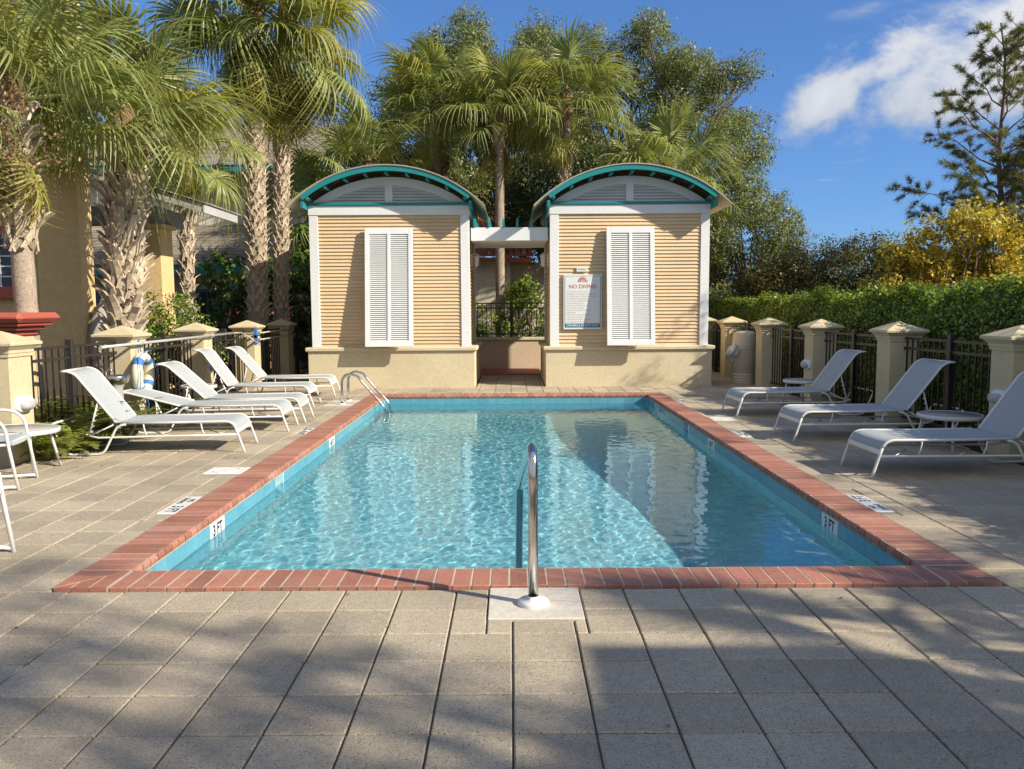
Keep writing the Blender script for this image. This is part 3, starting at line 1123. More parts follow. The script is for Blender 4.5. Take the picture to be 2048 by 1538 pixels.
def fence_bay(a, b, label):
    ax, ay = a[0], a[1] + .192
    bx, by = b[0], b[1] - .192
    L = math.hypot(bx - ax, by - ay)
    f = thing('fence_bay', label, 'fence', (ax, ay, 0), math.atan2(by - ay, bx - ax), 'black metal fence bays')
    for z in (.10, 1.00, 1.13):
        MB().box(0, L, -.016, .016, z - .016, z + .016).build('rail', 'black_metal', f)
    MB().box(L / 2 - .04, L / 2 + .04, -.04, .04, -.03, 1.21, .006).build('post', 'black_metal', f)
    for s0, s1 in ((0, L / 2 - .04), (L / 2 + .04, L)):
        n = 8
        for k in range(n):
            x = s0 + (s1 - s0) * (k + .5) / n
            link('picket', pick_me, f, (x, 0, .10))
    return f


lfl = ['black metal fence bay behind the nearest lounger and green ferns',
       'black metal fence bay between the life ring pillar and the next pillar',
       'black metal fence bay under the hooked end of the rescue pole',
       'black metal fence bay behind the hanging brush poles',
       'black metal fence bay beside the arched house, past the brush poles']
rfl = ['black metal fence bay behind the middle lounger and round table',
       'black metal fence bay between the two loungers and their pillars below the hedge',
       'black metal fence bay behind the farthest lounger on the hedge side',
       'black metal fence bay behind the trash bin',
       'black metal fence bay seen between the sign-bearing house and last pillar']
for k in range(5):
    fence_bay(LP[k], LP[k + 1], lfl[k])
    fence_bay(RP[k], RP[k + 1], rfl[k])


def wall_light(x, y, z, face, label):
    """face +1: looks to +x, -1: looks to -x"""
    t = thing('wall_light', label, 'wall light', (x, y, z), 0 if face > 0 else PI, 'white oval wall lights on pillars')
    m = Matrix.Rotation(PI / 2, 4, 'Y')
    b = MB()
    n = 24
    def oval(w, h, xx):
        return [(xx, w * math.copysign(abs(math.cos(2 * PI * k / n)) ** .75, math.cos(2 * PI * k / n)),
                 h * math.copysign(abs(math.sin(2 * PI * k / n)) ** .75, math.sin(2 * PI * k / n))) for k in range(n)]
    def loft(mb, rings):
        vs = [p for r_ in rings for p in r_]
        fs = []
        for i in range(len(rings) - 1):
            for k in range(n):
                k2 = (k + 1) % n
                fs.append((i * n + k, i * n + k2, (i + 1) * n + k2, (i + 1) * n + k))
        fs.append(tuple((len(rings) - 1) * n + k for k in range(n)))
        mb.add(vs, fs, True)
    loft(b, [oval(.135, .085, 0), oval(.135, .085, .03), oval(.120, .072, .042)])
    b.build('housing', 'white_paint', t)
    g_ = MB()
    loft(g_, [oval(.112, .066, .035), oval(.108, .062, .07), oval(.08, .045, .10), oval(.03, .02, .11)])
    g_.build('lens', 'grey_trim', t)
    hd = MB()
    rings = []
    for i in range(6):
        xx = .03 + .075 * i / 5
        s = math.cos(i / 5 * PI / 2 * .8)
        rings.append([(xx, .125 * s * math.cos(PI * k / 12), .012 + .078 * s * math.sin(PI * k / 12)) for k in range(13)])
    vs = [p for r_ in rings for p in r_]
    fs = []
    for i in range(5):
        for k in range(12):
            fs.append((i * 13 + k, i * 13 + k + 1, (i + 1) * 13 + k + 1, (i + 1) * 13 + k))
    hd.add(vs, fs, True)
    hd.build('hood', 'white_paint', t)
    return t


wall_light(LP[0][0] + .19, LP[0][1] + .0, .60, 1, 'white hooded wall light above the small table and white chair')
wall_light(LP[2][0] + .19, LP[2][1] + .0, .60, 1, 'white hooded wall light half hidden by a tilted lounger back')
wall_light(RP[0][0] - .19, RP[0][1] - .02, .60, -1, 'white hooded wall light beside the round table and nearest lounger back')
wall_light(RP[2][0] - .19, RP[2][1], .60, -1, 'small white hooded wall light by the farthest lounger below the hedge')

# ================================================================== LOUNGERS
lmesh = {}


def arc_pts(p0, p1, p2, n=5):
    """quadratic bend"""
    p0, p1, p2 = Vector(p0), Vector(p1), Vector(p2)
    return [(p0 * (1 - t) ** 2 + p1 * 2 * t * (1 - t) + p2 * t * t) for t in [i / n for i in range(n + 1)]]


def lmk(key, fn):
    if key not in lmesh:
        lmesh[key] = fn()
    return lmesh[key]


def sling(prof, w, th=.006, ny=6, sag=.012):
    """cloth along profile [(x,z)] of half-width w"""
    mb = MB()
    vs, fs = [], []
    n = len(prof)
    for lay in (0, 1):
        for (x, z) in prof:
            for j in range(ny + 1):
                y = -w + 2 * w * j / ny
                s = sag * (1 - (y / w) ** 2)
                vs.append((x, y, z - s - lay * th))
    m = ny + 1
    for i in range(n - 1):
        for j in range(ny):
            a = i * m + j
            fs.append((a, a + 1, a + m + 1, a + m))
            b = n * m + a
            fs.append((b, b + m, b + m + 1, b + 1))
    mb.add(vs, fs, True)
    return mb


def lounger(x, y, rz, angle, label):
    t = thing('sun_lounger', label, 'sun lounger', (x, y, 0), rz, 'white sling sun loungers by the pool')
    H, W = .345, .31
    a = R(angle)
    hinge = (1.27, H)
    def leg():
        return MB().tube(arc_pts((-.07, 0, 0), (-.03, 0, .13), (.02, 0, .275), 4), .0135, 8).mesh('leg', 'tube_white')
    def rail():
        p = arc_pts((.02, 0, .275), (.045, 0, H), (.14, 0, H), 6) + [Vector((.6, 0, H - .004)), Vector((1.22, 0, H))]
        return MB().tube(p, .0135, 8).mesh('side_rail', 'tube_white')
    def low():
        p = [Vector((-.005, 0, .20)), Vector((.7, 0, .195))] + [Vector((1.45, 0, .19)), Vector((1.58, 0, .22))]
        mb = MB().tube(p, .011, 8)
        for xx in (.38, .98):
            mb.tube(arc_pts((xx, 0, H - .01), (xx, 0, .27), (xx - .03, 0, .205), 3), .008, 6)
        return mb.mesh('lower_rail', 'tube_white')
    for s in (-1, 1):
        link('leg', lmk('leg', leg), t, (0, s * W, 0))
        link('side_rail', lmk('rail', rail), t, (0, s * W, 0))
        link('lower_rail', lmk('low', low), t, (0, s * W, 0))
    link('cross_bar', lmk('cross', lambda: MB().box(-.012, .008, -W, W, .215, .262, .004).mesh('cross_bar', 'tube_white')), t)
    for xx in (.38, .98):
        link('bow_brace', lmk('bow', lambda: MB().tube([(-.25, -W, .20), (-.03, -W * .3, .22), (-.03, W * .3, .22), (-.25, W, .20)], .007, 6).mesh('bow_brace', 'tube_white')), t, (xx, 0, 0))
    link('rear_bar', lmk('rbar', lambda: MB().tube([(1.58, -W, .22), (1.58, W, .22)], .011, 8).mesh('rear_bar', 'tube_white')), t)
    def runner():
        mb = MB()
        W2 = W + .004
        for s in (-1, 1):
            p = arc_pts((1.16, s * W2, H - .012), (1.24, s * W2, H - .02), (1.27, s * W2, H - .07), 3)
            p += arc_pts((1.37, s * W2, .08), (1.40, s * W2, .014), (1.47, s * W2, .014), 5)
            p += [Vector((1.62, s * W2, .014))] + arc_pts((1.72, s * W2, .014), (1.79, s * W2, .014), (1.82, s * W2, .09), 5)
            p += arc_pts((1.91, s * W2, .30), (1.93, s * W2, .34), (1.93, s * (W2 - .06), .345), 3)
            mb.tube(p, .0125, 8)
        mb.tube([(1.93, -W2 + .055, .345), (1.93, W2 - .055, .345)], .0125, 8)
        return mb.mesh('rear_runner', 'tube_white')
    link('rear_runner', lmk('run', runner), t)
    def seat():
        prof = [(.012, .268), (.022, .300), (.045, .328), (.085, .345), (.14, .351), (.35, .346), (.6, .343), (.9, .344), (1.15, .348), (1.262, .350)]
        return sling(prof, W + .002).mesh('seat_sling', 'fabric')
    link('seat_sling', lmk('seat', seat), t)
    # back: straight then curling over at the head end
    def back_profile(off=0.0):
        pts = []
        L, dx, dz = .62, math.cos(a), math.sin(a)
        nx, nz = -math.sin(a), math.cos(a)
        for k in range(7):
            d = L * k / 6
            pts.append((hinge[0] + dx * d + nx * off, hinge[1] + .004 + dz * d + nz * off))
        ang = a
        x_, z_ = pts[-1]
        for k in range(6):
            ang -= max(0, (a - R(-4 if angle > 25 else -8))) / 6
            x_ += math.cos(ang) * .03
            z_ += math.sin(ang) * .03
            pts.append((x_, z_))
        return pts
    bp = back_profile()
    link('back_sling', lmk(('back', angle), lambda: sling(back_profile(.003), W - .022).mesh('back_sling', 'fabric')), t)
    def bframe():
        mb = MB()
        for s in (-1, 1):
            mb.tube([(p[0], s * (W - .024), p[1]) for p in bp], .0135, 8)
        mb.tube([(bp[-1][0], -W + .024, bp[-1][1]), (bp[-1][0], W - .024, bp[-1][1])], .0125, 8)
        return mb.mesh('back_frame', 'tube_white')
    link('back_frame', lmk(('bf', angle), bframe), t)
    def strut():
        mb = MB()
        d = .30
        px, pz = hinge[0] + math.cos(a) * d, hinge[1] + math.sin(a) * d - .012
        for s in (-1, 1):
            yy = s * (W - .03)
            ex, ez = 1.56, .20
            mb.tube([(px, yy, pz), (ex, yy, ez)], .009, 6)
            for k in range(5):      # ratchet teeth
                f = .25 + .15 * k
                cx_, cz_ = px + (ex - px) * f, pz + (ez - pz) * f
                mb.prism([(cx_ - .004, cz_ + .012), (cx_ - .035, cz_ + .004), (cx_ - .004, cz_ - .012)], 'y', yy - .005, yy + .005)
            mb.tube([(1.30, yy, H - .02), (ex, yy, ez)], .008, 6)
        return mb.mesh('support_strut', 'tube_white')
    link('support_strut', lmk(('st', angle), strut), t)
    return t


lounger(-3.00, 9.02, R(185), 53, 'nearest upright white lounger on the ladder side, in front of the ferns')
lounger(-2.92, 10.50, R(184), 15, 'white lounger with its back lowered almost flat below the life ring')
lounger(-2.91, 11.32, R(184), 43, 'half reclined white lounger just beyond the one lying flat')
lounger(-3.22, 13.10, R(183), 55, 'steeply raised white lounger second nearest to the pool ladder')
lounger(-3.20, 14.60, R(183), 50, 'farthest white lounger beside the pool ladder and hanging brushes')
lounger(3.22, 11.64, R(4), 53, 'farthest white lounger on the hedge side, with a small table behind it')
lounger(3.29, 9.50, R(3), 52, 'white lounger in the middle of the hedge side row')
lounger(3.30, 7.49, R(2), 54, 'nearest white lounger on the hedge side, cut by the photo edge')


# ================================================================== TABLES AND CHAIRS
def side_table(x, y, r, h, label, rx=None, legs=4, rot=0.4):
    t = thing('side_table', label, 'side table', (x, y, 0), rot, 'small round white patio tables')
    rx = rx or r
    def ell(mb, prof, n=36):
        vs, fs = [], []
        for (q, z) in prof:
            for k in range(n):
                a = 2 * PI * k / n
                vs.append((max(0, rx - q) * math.cos(a), max(0, r - q) * math.sin(a), z))
        for i in range(len(prof) - 1):
            for k in range(n):
                k2 = (k + 1) % n
                fs.append((i * n + k, i * n + k2, (i + 1) * n + k2, (i + 1) * n + k))
        return mb.add(vs, fs, True)
    ell(MB(), [(.02, h - .045), (0, h - .042), (-.002, h - .02), (0, h - .004), (.008, h), (.022, h), (.024, h - .006), (.024, h - .04), (.02, h - .045)]).build('rim', 'tube_white', t)
    ell(MB(), [(.0245, h - .012), (.0245, h - .004), (9, h - .004)]).build('table_top', 'table_top', t)
    for k in range(legs):
        a = 2 * PI * k / legs + PI / 4
        c, s = math.cos(a), math.sin(a)
        p = [Vector((c * (rx - .06), s * (r - .06), h - .03)), Vector((c * (rx - .05), s * (r - .05), h - .12)), Vector((c * (rx + .02), s * (r + .02), 0))]
        MB().tube(p, .0145, 8).build('leg', 'tube_white', t)
    return t


side_table(4.80, 8.78, .33, .37, 'round white table between two loungers on the hedge side')
side_table(4.52, 12.5, .29, .42, 'small round white table behind the farthest lounger on the hedge side')
side_table(-4.80, 7.72, .36, .42, 'round grey-topped white table in front of the wall light pillar', rx=.42, rot=.1)
side_table(-4.72, 12.2, .26, .42, 'small white table hidden behind the half reclined lounger')


def patio_chair(x, y, rz, label):
    """origin between the feet, seat faces local +x"""
    t = thing('patio_chair', label, 'chair', (x, y, 0), rz, 'white framed patio chairs')
    W, H = .27, .42
    for s in (-1, 1):
        y_ = s * W
        MB().tube([(.26, y_, 0), (.20, y_, .40)] + [tuple(q) for q in arc_pts((.19, y_, .50), (.17, y_, .63), (.02, y_, .645), 6)] + [(-.22, y_, .64)], .0145, 8).build('front_leg', 'tube_white', t)
        MB().tube([(-.30, y_, 0), (-.22, y_, .42), (-.28, y_, .66), (-.38, y_, .98)], .0145, 8).build('rear_leg', 'tube_white', t)
        MB().tube([(.255, y_, .03), (-.295, y_, .03)], .0125, 8).build('floor_bar', 'tube_white', t)
        MB().tube([(.20, y_ * .98, .40), (-.22, y_ * .98, .38)], .012, 8).build('seat_rail', 'tube_white', t)
    MB().box(.185, .215, -W, W, .385, .415, .004).build('front_rail', 'tube_white', t)
    MB().tube([(-.38, -W, .98), (-.39, 0, 1.0), (-.38, W, .98)], .0145, 8).build('top_rail', 'tube_white', t)
    sling([(.225, .395), (.215, .418), (.18, .428), (.0, .415), (-.21, .40)], W - .015).build('seat_sling', 'fabric', t)
    sling([(-.215, .43), (-.27, .66), (-.37, .96)], W - .012, sag=0.0).build('back_sling', 'blue_fabric', t)
    return t


patio_chair(-4.59, 7.10, R(15), 'white patio chair tucked beside the grey-topped round table')
patio_chair(-3.48, 4.84, R(-4), 'nearest white patio chair, only its front leg inside the photo')

# ================================================================== RAILS AND LADDER
hr = thing('handrail', 'single stainless steel handrail rising from the cream slab at the pool edge', 'handrail', (.11, 4.11, .004))
pth = [(0, 0, .02), (0, .005, .66)] + [tuple(q) for q in arc_pts((0, .01, .70), (0, .03, .83), (-.004, .16, .80), 8)]
pth += [tuple(q) for q in arc_pts((-.008, .30, .74), (-.05, .98, .48), (-.06, 1.03, .38), 8)] + [(-.065, 1.06, -.2), (-.068, 1.06, -.75)]
MB().tube(pth, .0255, 16).build('rail', 'steel', hr)
MB().lathe([(.082, 0), (.082, .014), (.074, .024), (.034, .028), (.028, .045)], 28).build('escutcheon', 'lid_white', hr)

ld = thing('pool_ladder', 'twin-rail stainless steel pool ladder at the far corner of the pool', 'ladder', (-2.76, 13.4, .004))
for k, yy in enumerate((-.26, .26)):
    p = [(0, yy, 0), (0, yy, .26)] + [tuple(q) for q in arc_pts((0, yy, .32), (.01, yy, .50), (.16, yy, .49), 8)]
    p += [tuple(q) for q in arc_pts((.26, yy, .46), (.44, yy, .22), (.60, yy, .06), 6)] + [tuple(q) for q in arc_pts((.66, yy, -.02), (.70, yy, -.07), (.70, yy, -.18), 5)] + [(.70, yy, -1.05)]
    MB().tube(p, .022, 12).build('rail', 'steel', ld)
    MB().lathe([(.06, 0), (.06, .01), (.03, .02)], 20, (0, yy, 0)).build('escutcheon', 'lid_white', ld)
for z in (-.34, -.62, -.90):
    MB().box(.64, .76, -.26, .26, z, z + .025, .005).build('tread', 'lid_white', ld)

# ================================================================== LIFE RING, RESCUE POLE, BRUSHES, BIN, FOUNTAIN
lr = thing('life_ring', 'white life ring with blue bands hanging on the yellow pillar', 'life ring', (LP[1][0] + .19 + .075, LP[1][1] - .02, .70), R(6))
NT, NR = 48, 12


def ring_arc(i0, i1, big=1.0):
    mb = MB()
    vs = []
    for i in range(i0, i1 + 1):
        a = 2 * PI * i / NT
        for k in range(NR):
            b = 2 * PI * k / NR
            r_ = .235 + .062 * math.cos(b) * big
            vs.append((.068 * math.sin(b) * big, r_ * math.cos(a), r_ * math.sin(a)))
    fs = []
    for i in range(i1 - i0):
        fs += [(i * NR + k, i * NR + (k + 1) % NR, (i + 1) * NR + (k + 1) % NR, (i + 1) * NR + k) for k in range(NR)]
    return mb.add(vs, fs, True)


ring_arc(0, NT).build('float', 'ring_white', lr)
for q in range(4):
    ring_arc(5 + 12 * q, 8 + 12 * q, 1.03).build('band', 'ring_blue', lr)
rp = MB()
rp.tube([(-.03, -.05, .26), (-.05, .01, .47), (-.03, .07, .26)], .006, 6)
for k in range(4):
    a = PI / 4 + k * PI / 2
    q = [(.02 + .055 * math.sin(PI * t / 6), .315 * math.cos(a + PI / 2 * t / 6), .315 * math.sin(a + PI / 2 * t / 6)) for t in range(7)]
    rp.tube(q, .005, 6)
rp.tube([(.03, .0, -.28), (.04, .05, -.42), (.02, .02, -.60), (.03, .08, -.68)], .006, 6)
rp.build('rope', 'ring_blue', lr)

po = thing('rescue_pole', 'long pale aluminium rescue pole with a hooked end across three pillars', 'pole', (-4.93, 9.75, 1.12))
MB().tube([(0, 0, -.015), (.0, 2.3, .0), (.0, 4.7, .02)], .019, 10).build('tube', 'alu', po)
MB().tube([(0, 4.7, .02), (.05, 4.95, .02), (.12, 5.15, -.06), (.26, 5.2, -.18), (.36, 5.05, -.22), (.34, 4.9, -.20)], .009, 8).build('crook', 'alu', po)
for yy in (1.08, 3.65):
    MB().tube([(-.07, yy, .02), (.0, yy, .05), (.03, yy, .0), (.0, yy, -.03), (-.07, yy, -.01)], .008, 6).build('hook', 'alu', po)
for k, (z, l, m1) in enumerate(((1.10, 'upper brown-handled brush pole hooked on the far pillar', 'boot'), (.97, 'lower blue-tipped net pole hooked on the far pillar', 'alu'))):
    t = thing('brush_pole', l, 'brush', (-4.90, 15.75, z), 0, 'cleaning poles hung on the far pillars')
    MB().tube([(0, 0, 0), (.0, 2.6 + k * .1, .02)], .013, 8).build('handle', m1, t)
    MB().tube([(0, -.12, 0), (0, .04, 0)], .024, 8).build('grip', 'ring_blue', t)
    MB().box(-.03, .03, -.17, -.12, -.10, .10, .006).build('head', 'ring_blue', t)
    MB().tube([(-.08, .3, .02), (.03, .3, .0), (.0, .3, -.03)], .008, 6).build('hook', 'alu', t)

tb = thing('trash_bin', 'beige ribbed trash bin with domed lid and white bag bulging out', 'trash bin', (4.74, 16.42, 0))
prof = [(.225, 0), (.235, .01), (.235, .045), (.228, .05), (.236, .055), (.236, .10), (.229, .105), (.237, .11), (.237, .155), (.230, .16), (.238, .165), (.238, .21), (.231, .215),
        (.238, .225), (.243, .70), (.25, .705), (.25, .74), (.24, .745)]
MB().lathe(prof, 40).build('barrel', 'bin', tb)
rb = MB()
for k in range(36):
    a = 2 * PI * k / 36
    rb.tube([(.237 * math.cos(a), .237 * math.sin(a), .23), (.243 * math.cos(a), .243 * math.sin(a), .69)], .007, 5)
rb.build('rib', 'bin', tb)
MB().lathe([(.246, .745), (.25, .75), (.245, .79), (.225, 1.0), (.215, 1.03), (.17, 1.06), (.0, 1.075)], 40).build('lid', 'bin', tb)
bg_ = MB()
gN = 18
vs, fs = [], []
rr_ = random.Random(3)
for i in range(gN + 1):
    for k in range(gN):
        a, b = PI * i / gN, 2 * PI * k / gN
        q = 1 + .22 * math.sin(5 * b + 3 * a) * math.sin(a) + rr_.uniform(-.06, .06)
        vs.append((-.26 + .12 * q * math.sin(a) * math.cos(b), -.08 + .16 * q * math.sin(a) * math.sin(b), .62 + .13 * q * math.cos(a) - .06 * math.sin(b)))
for i in range(gN):
    for k in range(gN):
        k2 = (k + 1) % gN
        fs.append((i * gN + k, i * gN + k2, (i + 1) * gN + k2, (i + 1) * gN + k))
bg_.add(vs, fs, True)
bg_.build('bag', 'bag', tb)

df = thing('drinking_fountain', 'stainless drinking fountain basin on a grey pedestal behind the nearest lounger', 'fountain', (-4.66, 9.5, 0))
MB().lathe([(.13, 0), (.13, .03), (.085, .04), (.085, .64), (.11, .68)], 24).build('pedestal', 'grey_trim', df)
MB().lathe([(.08, .66), (.14, .70), (.165, .755), (.168, .785), (.16, .787), (.10, .76), (.0, .75)], 28).build('basin', 'steel', df)
MB().tube([(-.10, 0, .76), (-.10, 0, .83), (-.06, 0, .86), (-.02, 0, .84)], .014, 8).build('spout', 'steel', df)

# ================================================================== SIGN
sg = thing('pool_rules_sign', 'white no diving rules sign with blue edge on tan siding', 'sign', (1.415, 16.0, 1.665))
SW, SH = .375, .535
MB().box(-SW, SW, -.016, .012, -SH, SH, .003).build('panel', 'sign_white', sg)
e = MB()
e.box(-SW + .022, -SW + .034, -.0172, -.014, -SH + .04, SH - .03)
e.box(SW - .034, SW - .022, -.0172, -.014, -SH + .04, SH - .03)
e.box(-SW + .034, SW - .034, -.0172, -.014, SH - .034, SH - .028)
e.build('border_line', 'sign_blue', sg)
MB().box(-SW + .034, SW - .034, -.0176, -.014, -SH + .035, -SH + .115).build('blue_band', 'sign_blue', sg)
FR = (PI / 2, 0, 0)
text_obj('lettering', 'NO DIVING', .104, 'sign_pink', sg, (0, -.0168, .298), FR, xscale=1.0, bold=.0015)
text_obj('lettering', 'OWNERS & GUESTS ONLY', .058, 'sign_white', sg, (0, -.0182, -SH + .075), FR, xscale=.93, bold=.001)
rules = ['Pool area hours: 8 am to 10 pm', 'No lifeguard on duty. Swim at your own risk', 'No children under 12 without adult supervision',
         'No animals permitted in pool area', 'No running or horseplay permitted', 'No glass within pool area', "No food or drink within 4' of pool",
         'Do not swallow pool water', 'Please do not use pool if you are ill or', 'have diarrhea', 'Please shower before entering pool', 'Pool capacity: 13 persons',
         'Children must be with an adult while', 'swimming in pool and on deck']
for k, ln in enumerate(rules):
    text_obj('lettering', ln, .0365, 'sign_grey', sg, (-SW + .065, -.0164, .205 - k * .0455), FR, 'LEFT', xscale=.86)
for k in range(11):                                       # sunburst emblem
    a = PI * k / 10
    m = Matrix.Translation((0, -.0170, .395)) @ Matrix.Rotation(PI / 2 - a, 4, 'Y')
    MB().prism([(-.005, .042), (.005, .042), (.008, .092), (.0, .100), (-.008, .092)], 'y', -.0008, .0008, mtx=m).build('sunburst_ray', 'sign_pink' if k % 2 == 0 else 'sign_pink', sg)
sem = [(.036 * math.cos(PI * k / 12), .036 * math.sin(PI * k / 12)) for k in range(13)]
MB().prism([(p[0], p[1] + .393) for p in sem], 'y', -.0178, -.0162).build('sunburst_core', 'sign_orange', sg)
nt = thing('paper_notice', 'small torn white notice stuck on the siding above the rules sign', 'notice', (1.40, 16.0, 2.30))
MB().box(-.105, .105, -.004, .018, -.045, .045, .004).build('sheet', 'sign_white', nt)
scr = MB()
for k in range(5):
    scr.tube([(-.07 + .03 * k, -.0055, -.01), (-.06 + .03 * k, -.0055, .02), (-.05 + .03 * k, -.0055, -.005)], .003, 4)
scr.build('scribble', 'sign_grey', nt)

for s, l in ((-1, 'white carriage lantern on the passage wall of the house by the ladder'), (1, 'white carriage lantern on the passage wall of the sign-bearing house')):
    t = thing('wall_lantern', l, 'lantern', (s * .80 - .01, 17.15, 2.55), 0 if s < 0 else PI, 'white lanterns in the passage')
    MB().box(-.02, .02, -.05, .05, -.12, .14, .005).build('back_plate', 'white_paint', t)
    MB().lathe([(.0, .16), (.03, .14), (.075, .09), (.07, .085), (.06, .08), (.05, -.10), (.03, -.12), (.0, -.15)], 6, (.10, 0, 0), False).build('lamp_body', 'white_paint', t)
    MB().tube([(.0, 0, .05), (.05, 0, .17), (.10, 0, .15)], .008, 6).build('bracket', 'white_paint', t)

sun_d.cycles.is_caustics_light = True
water.cycles.is_caustics_caster = True
for o in list(pool.children):
    o.cycles.is_caustics_receiver = True


# ================================================================== BUILDINGS
def roof_rows(mb, x0, x1, ya, za, yb, zb, rows, th=.03, ww=.28, seed=1):
    """shingle courses on a slope that runs from the eave (ya, za) up to (yb, zb)"""
    rr = random.Random(seed)
    for k in range(rows):
        t0, t1 = k / rows, (k + 1.15) / rows
        y0_, z0_ = ya + (yb - ya) * t0, za + (zb - za) * t0
        y1_, z1_ = ya + (yb - ya) * t1, za + (zb - za) * t1
        x = x0 - rr.uniform(0, ww)
        while x < x1:
            w = ww * rr.uniform(.7, 1.2)
            a, b = max(x, x0), min(x + w - .01, x1)
            if b - a > .03:
                h = th * rr.uniform(.7, 1.3)
                mb.add([(a, y0_, z0_), (b, y0_, z0_), (b, y1_, z1_), (a, y1_, z1_), (a, y0_, z0_ + h), (b, y0_, z0_ + h), (b, y1_, z1_ + .006), (a, y1_, z1_ + .006)],
                       [(4, 5, 6, 7), (0, 1, 5, 4), (0, 4, 7, 3), (1, 2, 6, 5)])
            x += w
    return mb


# ochre house at the left with a corner pilaster and a red window
oh = thing('ochre_house', 'tall ochre stucco house corner behind the near palms at left', 'house', (-7, 12.5, 0))
MB().box(-8, -.22, .30, .62, -.1, 8.5).build('wall', 'ochre', oh)
MB().box(-.22, .43, 0.0, .42, -.1, 8.5, .01).build('pilaster', 'ochre', oh)
w = MB()
wx0, wx1, wz0, wz1 = -2.0, -.62, 1.93, 2.72
for (a, b, c, d) in ((wx0 - .12, wx0, wz0 - .12, wz1 + .14), (wx1, wx1 + .12, wz0 - .12, wz1 + .14)):
    w.box(a, b, .20, .32, c, d, .008)
w.box(wx0, wx1, .20, .32, wz1, wz1 + .14, .008)
w.box(wx0 - .16, wx1 + .16, .14, .32, wz0 - .19, wz0 - .121, .012)
w.box(wx0, wx1, .21, .32, wz0 - .12, wz0, .004)
wf = w.build('window', 'red_cap', oh)
MB().box(wx0, wx1, .285, .295, wz0, wz1).build('pane', 'glass_dark', wf)
bl = MB()
for k in range(3):
    x = wx0 + (wx1 - wx0) * (k + 1) / 4
    bl.box(x - .012, x + .012, .27, .284, wz0, wz1)
for k in range(4):
    z = wz0 + (wz1 - wz0) * (k + 1) / 5
    bl.box(wx0, wx1, .268, .284, z - .010, z + .010)
bl.build('glazing_bars', 'white_paint', wf)

rp_ = thing('capped_pier', 'stucco pier with a red moulded cap beside the near left palm trunk', 'pier', (-6.22, 9.55, 0))
MB().box(-.9, .56, -.3, .1, -.05, 1.26, .01).build('shaft', 'ochre', rp_)
k = MB()
for (o, z0, z1) in ((.03, 1.262, 1.32), (.09, 1.322, 1.37), (.15, 1.372, 1.41)):
    k.box(-.9 - o, .56 + o, -.3 - o, .1 + o, z0, z1, .014)
k.box(-1.12, .78, -.52, .32, 1.412, 1.53, .05)
k.build('cap', 'red_cap', rp_)

# porch: ochre column and grey roof
pc = thing('porch', 'grey roofed porch on an ochre square column behind the shaggy palm', 'porch', (-6.5, 15, 0))
MB().box(-.30, .22, -.26, .26, -.05, 3.02, .01).build('column', 'ochre', pc)
MB().box(-.36, .28, -.32, .32, 3.022, 3.10, .01).build('column_cap', 'ochre', pc)
MB().box(-4.5, .16, -.20, .20, 3.102, 3.42, .01).build('beam', 'grey_wood', pc)
MB().box(-.2, .2, .202, .85, 3.102, 3.40, .01).build('beam', 'grey_wood', pc)
rfm = MB()   # roof falling to the right
rfm.prism([(1.18, 3.26), (-4.6, 5.05), (-4.6, 5.12), (1.18, 3.33)], 'y', -.75, .9)
rfm.build('soffit', 'grey_wood', pc)
fm = MB()
fm.prism([(1.20, 3.22), (-4.6, 5.02), (-4.6, 5.16), (1.20, 3.36)], 'y', -.80, -.752)
fm.prism([(1.182, 3.22), (1.23, 3.22), (1.23, 3.37), (1.182, 3.37)], 'y', -.80, .9)
fm.build('fascia', 'grey_trim', pc)
sh_ = MB()
rr_ = random.Random(5)
nrow = 20
for q in range(nrow):
    t0, t1 = q / nrow, (q + 1.1) / nrow
    xa, za = 1.26 - 5.9 * t0, 3.375 + 1.82 * t0
    xb, zb = 1.26 - 5.9 * t1, 3.375 + 1.82 * t1
    y = -.84
    while y < .7:
        wd = rr_.uniform(.2, .34)
        sh_.add([(xa, y, za), (xa, y + wd - .01, za), (xb, y + wd - .01, zb), (xb, y, zb), (xa, y, za + .025), (xa, y + wd - .01, za + .025), (xb, y + wd - .01, zb + .005), (xb, y, zb + .005)],
                [(4, 5, 6, 7), (0, 1, 5, 4), (0, 4, 7, 3), (1, 2, 6, 5)])
        y += wd
tag(sh_.build('shingles', 'shingle', pc), kind='stuff')

# two-storey cream house behind the palms at left
ch = thing('cream_house', 'cream two-storey house with tan shingles and teal eaves behind the palms', 'house', (-9.5, 25.6, 0))
MB().box(-6, 3.4, 0, 5, -.1, 5.9).build('wall', 'cream_wall', ch)
MB().box(-6.4, 3.7, -.75, -.70, 5.68, 5.90).build('fascia', 'teal', ch)
MB().box(-6.4, 3.7, -.70, .0, 5.67, 5.71).build('soffit', 'grey_trim', ch)
k = MB()
roof_rows(k, -6.4, 3.7, -.80, 5.9, 3.2, 7.9, 22, seed=2)
tag(k.build('shingles', 'shingle', ch), kind='stuff')
k = MB()
roof_rows(k, -6.4, 3.6, -2.2, 2.85, .02, 4.2, 14, seed=3)
tag(k.build('skirt_shingles', 'shingle', ch), kind='stuff')
MB().box(-6.4, 3.6, -2.16, -2.11, 2.58, 2.83).build('fascia', 'teal', ch)
MB().box(-6.2, 3.4, -2.1, 0.0, 2.56, 2.60).build('soffit', 'grey_trim', ch)
